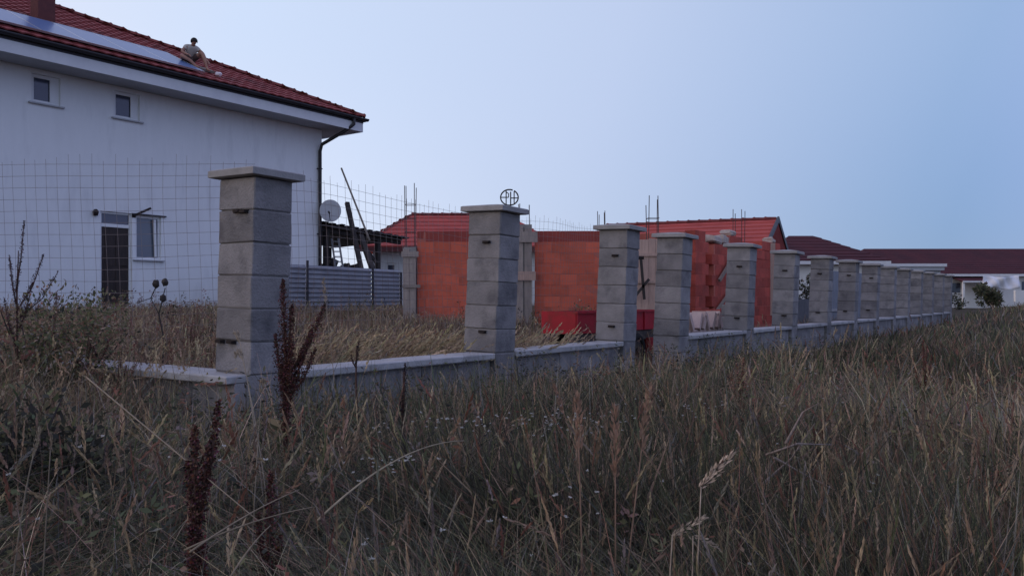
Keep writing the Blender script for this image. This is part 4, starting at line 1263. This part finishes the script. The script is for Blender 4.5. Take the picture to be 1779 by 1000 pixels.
# white wildflowers
fl = Veg()
pts = []
for (px, py, D, sp, n) in ((770,735,3.7,.16,30),(680,810,3.0,.09,26),(930,728,4.2,.22,40),(1030,735,4.2,.14,30),(1165,705,5.0,.22,30),(1385,640,7.0,.4,20),(200,780,2.6,.25,8),(760,920,2.3,.4,10),(1500,830,3.2,.5,9),(1600,720,4.5,.6,9),(940,880,2.4,.35,8)):
    c = at(px, py, D)
    q = np.stack([rng.normal(c.x, sp, n), rng.normal(c.y, sp*.8, n), c.z + rng.normal(0, .018, n)], 1); pts.append(q)
q = np.concatenate(pts); g_ = gz(q[:,0], q[:,1]); hgt = np.maximum(q[:,2]-g_, .12)
az = rng.uniform(0, 6.28, len(q))
pre, tip = fl.ribbons(np.stack([q[:,0], q[:,1], g_], 1), hgt, np.full(len(q), .0025), az, np.zeros(len(q))+.02, np.zeros(len(q)), pick((0,.2,.3,1,.6,.4,.5,0), len(q)), 3)
k = 7
tp = np.repeat(tip, k, 0); d = rng.normal(0, 1, (len(tp), 3)); d[:,2] = np.abs(d[:,2])*.5+.1
fl.leaves(tp, d, np.repeat(rng.uniform(.006, .012, len(q)), k), np.full(len(tp), .006), np.tile((.5,.485,.45), (len(tp), 1)))
o = place('wildflowers', fl.mesh('wildflowers', M_leaf)); tag(o, 'tiny white wildflowers scattered through the field grass', 'wildflowers', kind='stuff')

# --- dock plants: rust brown seed spikes
def dock(loc, h, spikes, label, dens=1.0, leafy=True, col=(.088,.040,.034), group='dark seeding dock plants', name='dock_plant', s_=1.0):
    """spikes: list of (root height fraction, lean x, lean y, length, thickness)"""
    x, y = loc; z = gzf(x, y)
    t = thing(name, label, 'plant', (x, y, z), (0, 0, 0), group)
    st = MB(); st.smooth = True
    st.tube([(0,0,-.03), (.01,0,h*.35), (0,.01,h*.7), (spikes[0][1]*.3, spikes[0][2]*.3, h*.92)], [.009,.008,.006,.003], 6)
    v = Veg()
    for (f, lx, ly, ln, th) in spikes:
        a = np.array([0, 0, h*f]); b = a + np.array([lx, ly, ln])
        mid = (a+b)/2 + np.array([lx*.12, ly*.12, -.03*abs(lx)/(abs(lx)+.1)])
        st.tube([tuple(a), tuple(mid), tuple(b)], [.005,.004,.002], 5)
        th = th*.86
        n = int(560*ln/.3*dens*(th/.02)**.7)
        u = rng.random(n)[:,None]
        c = (1-u)**2*a + 2*u*(1-u)*mid + u**2*b
        whorl = .25 + .75*np.abs(np.sin(u*ln/.034*3.14+rng.uniform(0, 3)))**1.5          # the whorled tiers of a dock panicle
        env = (np.sin(np.pi*np.clip(u*.8+.2, 0, 1))**.6)*whorl
        dirs = rng.normal(0, 1, (n, 3)); dirs /= np.linalg.norm(dirs, axis=1, keepdims=True)
        p = c + dirs*th*env*rng.random((n, 1))**.6
        cc = np.array(col)*rng.uniform(.35, 2.0, (n, 1))*(1+rng.normal(0, .2, (n, 3)))
        v.leaves(p, dirs + np.array([0,0,-.3]), rng.uniform(.006, .012, n)*s_, rng.uniform(.005, .010, n)*s_, np.clip(cc, .004, 1))
    st.build('stem', mat('dock_stem', (.06,.03,.024), .8, (.09,.05,.035), 20), t)
    place('seed_spike', v.mesh('seed_spike', M_seed), t)
    if leafy:
        n = 7
        for k in range(n):
            lv = Veg()
            d = rng.normal(0, 1, (1, 3)); d[:,2] = .5
            lv.leaves(np.array([[0, 0, rng.uniform(.05, h*.5)]]), d, rng.uniform(.08, .18, 1), rng.uniform(.02, .045, 1), pick((0,.2,1,.3,.3,.3,0,1), 1))
            place('leaf', lv.mesh('leaf', M_leaf), t)
    return t
def gxy(px, D): return ((px-889.5)/1420*D, D)
dock(gxy(497, 4.0), 1.05, [(.62,-.015,0,.52,.048),(.66,.19,0,.36,.036),(.6,.12,.03,.30,.036),(.55,.15,-.02,.26,.03),(.58,-.06,.02,.30,.036),(.5,.04,-.03,.34,.042),(.4,-.02,0,.34,.04),(.52,.08,.02,.3,.036),(.3,.01,0,.34,.034),(.62,.03,0,.4,.036)],
     'tallest dark red dock plant with branching seed spikes in front of the corner pillar', 1.1)
dock(gxy(343, 2.25), .86, [(.55,-.008,0,.40,.032),(.70,.055,.01,.34,.024),(.62,-.03,.01,.24,.026),(.35,-.02,0,.30,.030),(.72,.03,0,.2,.022),(.3,.02,0,.3,.026),(.15,0,0,.3,.024)],
     'dark red dock spike left of the corner pillar rising from the foreground grass', 1.25, False)
dock(gxy(464, 2.45), .64, [(.45,.012,0,.42,.034),(.5,-.03,.01,.26,.026),(.4,.04,.0,.26,.028),(.3,-.01,0,.26,.028),(.2,.02,0,.3,.026)],
     'short dark dock spike in the foreground below the corner pillar', 1.1, False)
dock(gxy(700, 4.4), .78, [(.62,.012,0,.28,.012),(.5,-.008,0,.2,.010)], 'thin dark seed spike in front of the wall between the first two pillars', .9, False, (.03,.022,.024))
dock(gxy(618, 5.0), .84, [(.78,.02,0,.16,.009),(.76,-.03,0,.08,.008)], 'slender dark seed stalk just left of the thin spike before the wall', .8, False, (.03,.022,.024))
dock(gxy(1606, 6.6), .98, [(.45,-.01,0,.52,.016),(.55,.06,0,.3,.014),(.5,-.07,.02,.26,.014),(.6,.03,.02,.32,.012)],
     'tall reddish brown seed plant standing alone on the right side of the field', .45, True, (.13,.045,.032))
dock(gxy(1290, 6.2), .74, [(.4,.01,0,.42,.05),(.45,.08,.02,.3,.04),(.42,-.09,0,.28,.04),(.5,-.04,.03,.3,.04)],
     'feathery tan seeding weed right of the gate in mid field', .6, True, (.22,.13,.085))
dock(gxy(1720, 3.7), .55, [(.4,.03,0,.3,.06),(.42,-.06,0,.26,.05),(.4,.1,.03,.24,.05)], 'reddish seeding weed low on the right edge of the field', .55, True, (.17,.075,.052))
dock(gxy(1420, 4.6), .6, [(.5,.03,0,.26,.022),(.45,-.08,.02,.2,.02),(.6,-.02,0,.2,.018)], 'dark brown seeding weed above the dead twigs on the right', .7, True, (.09,.035,.03))
dock(gxy(28, 6.0), 1.5, [(.72,.06,0,.52,.020),(.62,.20,0,.42,.024),(.58,.30,.02,.36,.020),(.66,-.05,0,.36,.020),(.5,.12,0,.4,.03),(.45,-.1,.02,.36,.03)], 'tall purple brown seed plant with three tips at the left edge before the white house', .55, True, (.06,.032,.04))

BRW = (.16,.105,.085)
dock(gxy(92, 6.4), 1.0, [(.62,.03,0,.42,.05),(.58,.16,.02,.34,.05),(.55,-.14,0,.36,.05),(.45,.08,.03,.36,.06),(.4,-.06,0,.34,.06),(.5,.22,0,.26,.04)], 'feathery brown weed just right of the three tipped purple weed at left', .6, True, BRW)
dock(gxy(150, 6.2), .82, [(.62,.05,0,.34,.05),(.55,.18,.02,.28,.05),(.55,-.15,0,.3,.05),(.45,.04,.03,.3,.06),(.4,-.1,0,.3,.06)], 'bushy reddish brown weed hiding the left end of the low side wall', .65, True, (.19,.10,.08))
dock(gxy(205, 6.05), .66, [(.6,.03,0,.28,.045),(.55,.14,.02,.22,.04),(.5,-.12,0,.24,.045),(.45,.06,0,.24,.05)], 'low tan weed in front of the side wall below the house door', .6, True, (.24,.16,.11))
dock(gxy(330, 9.2), .62, [(.6,.03,0,.26,.05),(.55,.16,.02,.22,.05),(.5,-.16,0,.24,.05),(.45,.06,0,.24,.05)], 'brown bushy weed behind the side wall left of the corner pillar', .6, True, (.20,.12,.09))

# --- prominent single grass stalks
def stalk(base, tip, sag, head, hw_, label, col=(.40,.30,.19), th=.0032, nod=0.0, group='tall single grass stalks', name='grass_stalk', to=None):
    b = Vector(base); e = Vector(tip)
    t = thing(name, label, 'grass stalk', tuple(b), (0,0,0), group)
    col = tuple(c*.82 for c in col)
    P = []
    n = 12
    for k in range(n+1):
        u = k/n
        q = (e-b)*u + Vector((0,0,sag*4*u*(1-u)))
        P.append(q)
    st = MB(); st.smooth = True
    st.tube(P, [th*(1-.55*k/n) for k in range(n+1)], 5)
    m1 = mat('dry_stalk', col, .85, tuple(c*.7 for c in col), 30)
    st.build('stem', m1, t)
    if head:
        v = Veg()
        d = (P[-1]-P[-3]).normalized() if to is None else (Vector(to)-e).normalized()
        u0 = .25 if to is None else .05
        n_ = 90
        u = rng.random(n_)
        axis = np.array(P[-1])[None] + np.array(d)[None]*((u-u0)*head)[:,None] + np.array([0,0,-1])[None]*(nod*(u**2)*head)[:,None]
        env = np.sin(np.pi*np.clip(u*.8+.15, 0, 1))[:,None]
        dr = rng.normal(0, 1, (n_, 3)); dr /= np.linalg.norm(dr, axis=1, keepdims=True)
        dirs = dr*.45 + np.array(d)[None]
        v.leaves(axis + dr*hw_*env*.5, dirs, rng.uniform(.012, .022, n_)*head/.12, rng.uniform(.003, .006, n_)*head/.12, np.array(col)[None]*rng.uniform(.7, 1.35, (n_, 1)))
        place('seed_head', v.mesh('seed_head', M_leaf), t)
    return t
def gp(px, D, sink=.0):
    x, y = gxy(px, D); return (x, y, gzf(x, y)-sink)
stalk(gp(1193, 2.0), at(1218, 845, 1.95), 0.0, .118, .017, 'tall stalk with plump pale seed head leaning right in the foreground', (.56,.44,.34), to=at(1275, 784, 1.9))
stalk(gp(1140, 1.85), at(1168, 930, 1.85), .03, .088, .010, 'shorter stalk with slim pale head just below the plump headed stalk', (.50,.40,.30), to=at(1228, 896, 1.85))
stalk(gp(1198, 1.9), at(1204, 930, 1.9), .02, .066, .008, 'small drooping pale stalk head at right of the plump headed stalk', (.48,.38,.29), nod=.3, to=at(1252, 940, 1.9))
stalk(at(552, 903, 2.3), at(806, 765, 2.9), .055, 0, 0, 'long bare straw stalk arching across the middle foreground', (.46,.37,.24), .0036)
stalk(at(150, 655, 3.2), at(450, 905, 2.0), .0, 0, 0, 'long straight straw stalk slanting down to the right at left', (.30,.24,.17), .0030)
stalk(at(330, 958, 1.75), at(520, 850, 2.1), .01, 0, 0, 'thin straw stalk crossing low at left, upper of the fan', (.34,.26,.17), .0026)
stalk(at(320, 955, 1.8), at(545, 880, 2.0), .012, 0, 0, 'thin straw stalk crossing low at left, flattest of the fan', (.34,.26,.17), .0026)
stalk(at(395, 1010, 1.8), at(470, 912, 2.1), .01, 0, 0, 'thin straw stalk crossing low at left, steepest of the fan', (.30,.23,.15), .0026)
stalk(gp(-5, 2.2), at(60, 782, 2.2), .10, .08, .008, 'pale arching grass stalk at the left edge of the foreground', (.34,.28,.20), .0034)
stalk(gp(62, 2.3), at(88, 775, 2.3), .02, .05, .006, 'upright pale stalk beside the arching one at the left edge', (.30,.24,.17), .003)
stalk(gp(470, 3.4), at(415, 585, 3.7), .10, .13, .014, 'pale nodding stalk head in front of the corner pillar, upper', (.40,.33,.25), .0032, .6)
stalk(gp(480, 3.3), at(418, 612, 3.5), .10, .13, .014, 'pale nodding stalk head in front of the corner pillar, lower', (.40,.33,.25), .0032, .9)
stalk(gp(430, 2.8), at(455, 672, 2.9), .06, .10, .010, 'pale nodding stalk head just below the corner pillar', (.36,.29,.21), .003, .6)
stalk(gp(985, 2.5), at(925, 800, 2.6), .03, .10, .010, 'thin tan stalk leaning left in the middle foreground', (.30,.20,.14), .003)
stalk(gp(1100, 3.0), at(975, 705, 3.3), .02, .12, .012, 'reddish tan stalk leaning left above the middle foreground', (.28,.17,.12), .003)
stalk(gp(1020, 2.3), at(1005, 760, 2.4), .02, .16, .018, 'left stalk of the tan seeding pair right of centre', (.34,.21,.145), .004)
stalk(gp(1070, 2.3), at(1069, 800, 2.4), .0, .20, .016, 'middle dense stalk of the tan seeding group right of centre', (.34,.21,.145), .004)
stalk(gp(1060, 2.3), at(1118, 755, 2.4), .03, .18, .014, 'right stalk of the tan seeding group bending outwards', (.33,.21,.145), .004)
stalk(gp(600, 4.6), at(565, 515, 4.8), .02, .14, .012, 'pale bent stalk crossing right of the tall dock', (.36,.28,.20), .003)
stalk(gp(850, 4.8), at(808, 665, 4.8), .05, .12, .010, 'pale stalk bowed in front of the low wall by the second pillar', (.34,.28,.21), .003, .5)
stalk(gp(968, 5.5), at(943, 650, 5.3), .0, .05, .012, 'short pale head in front of the low wall near the gate', (.42,.36,.30), .003)
stalk(gp(1035, 5.8), at(1026, 632, 5.8), .01, .06, .014, 'tiny whitish head in front of the low wall before the gate pillar', (.55,.52,.48), .003)

# --- thistles before the house
th = thing('thistle_plant', 'dry branching thistle with three round dark heads before the white house', 'plant', (at(283, 530, 8.2).x, 8.2, gzf(at(283,530,8.2).x, 8.2)))
b = th.location.copy()
def L_(px, py): return at(px, py, 8.2) - b
MB().tube([(0,0,-.05), L_(283,580), L_(276,545)], .008, 5).tube([L_(276,545), L_(262,518), L_(240,525)], .005, 5).tube([L_(276,545), L_(283,520)], .005, 5).tube([L_(276,545), L_(287,500)], .005, 5).tube([L_(262,518), L_(270,500)], .005, 5).build('stem', M_wood_dark, th)
for px, py in ((283,518),(287,490),(271,493)):
    bm = bmesh.new(); bmesh.ops.create_icosphere(bm, subdivisions=2, radius=.03)
    for v in bm.verts: v.co = Vector((v.co.x, v.co.y, v.co.z*1.35))*random.uniform(.85, 1.25)
    me = bpy.data.meshes.new('flower_head'); bm.to_mesh(me); bm.free(); me.materials.append(M_wood_dark)
    place('flower_head', me, th, L_(px, py))

# --- shrubs
def shrub(loc, r, h, n, label, weights, leaf=(.03,.06), name='shrub', group=None, lobes=9, stems=7):
    x, y = loc; z = gzf(x, y)
    t = thing(name, label, 'shrub', (x, y, z), (0,0,0), group)
    st = MB(); v = Veg()
    P = []; 
    for k in range(stems):
        a = rng.uniform(0, 6.28); rr = r*rng.uniform(.2, .8)
        e = (rr*math.cos(a), rr*math.sin(a)*.7, h*rng.uniform(.6, .95))
        st.tube([(0,0,-.05), (e[0]*.4, e[1]*.4, e[2]*.55), e], [.014,.009,.003], 5)
    st.build('stem', M_wood_dark, t)
    cs = np.stack([np.clip(rng.normal(0, r*.45, lobes), -r*.8, r*.8), np.clip(rng.normal(0, r*.35, lobes), -r*.7, r*.7), rng.uniform(h*.14, h*.85, lobes)], 1)
    cr = rng.uniform(.28, .5, lobes)*r
    i = rng.integers(0, lobes, n)
    d = rng.normal(0, 1, (n, 3)); d /= np.linalg.norm(d, axis=1, keepdims=True)
    p = cs[i] + d*(cr[i]*rng.random(n)**.45)[:,None]
    p[:,2] = np.abs(p[:,2])
    v.leaves(p, d + rng.normal(0, .6, (n, 3)), rng.uniform(*leaf, n), rng.uniform(leaf[0]*.4, leaf[1]*.5, n), pick(weights, n))
    place('foliage', v.mesh('foliage', M_leaf), t)
    return t
shrub(gxy(60, 6.3), .66, 1.0, 7500, 'olive leafy shrub at the left edge before the white house', (.05,.25,.5,1.4,.8,.5,.2,.2), (.022,.05), lobes=14)
shrub(gxy(135, 6.9), .55, .8, 4600, 'brownish low shrub just right of the olive shrub at left', (.1,.5,1,.7,.3,.3,.3,.6), (.02,.045))
shrub(gxy(10, 3.3), .42, .72, 3200, 'dark green bushy weed low at the left edge of the foreground', (0,0,.2,.4,.6,1.6,0,0), (.02,.06), lobes=18)
shrub(gxy(1722, 52), 1.0, 1.35, 1800, 'rounded green bush in front of the long maroon roofed house', (0,.1,.3,1,1.2,.7,0,0), (.12,.26))
shrub(gxy(1403, 34), .55, 1.8, 900, 'small dark sapling against the narrow white wall strip', (0,0,.3,.6,1,1.4,0,0), (.08,.16))
shrub(gxy(1010, 13.5), .55, .95, 1100, 'weedy green bush before the orange brick wall behind the trailer', (0,.3,.6,1,.8,.5,.2,.1), (.03,.06))
shrub(gxy(1665, 50), .5, .95, 300, 'tiny dark shrub below the white wall right of the last pillar', (0,0,.2,.4,.8,1.6,0,0), (.1,.2))

# --- dead twigs
tw = thing('dead_branch', 'pale leafless dead twigs sprawling in the dark hollow at right', 'branch', (*gxy(1390, 3.3), gzf(*gxy(1390, 3.3))))
m = MB(); m.smooth = True
b = tw.location.copy()
def T_(px, py, D=3.3): return at(px, py, D) - b
for pts in (((1325,840),(1375,800),(1415,735)),((1330,790),(1385,775),(1445,772)),((1345,795),(1400,830),(1450,850)),((1300,908),(1370,918),(1440,935)),((1345,860),(1375,885),(1420,905)),((1365,770),(1395,720),(1422,700)),((1280,890),(1350,905),(1440,890))):
    q = [T_(x, y, 3.3+random.uniform(-.15,.15)) for x, y in pts]
    m.tube([q[0], q[1]+Vector((0,0,.01)), q[2]], [.006,.0045,.002], 5)
m.build('twig', mat('dead_twig', (.26,.21,.18), .9, (.18,.14,.12), 20), tw)
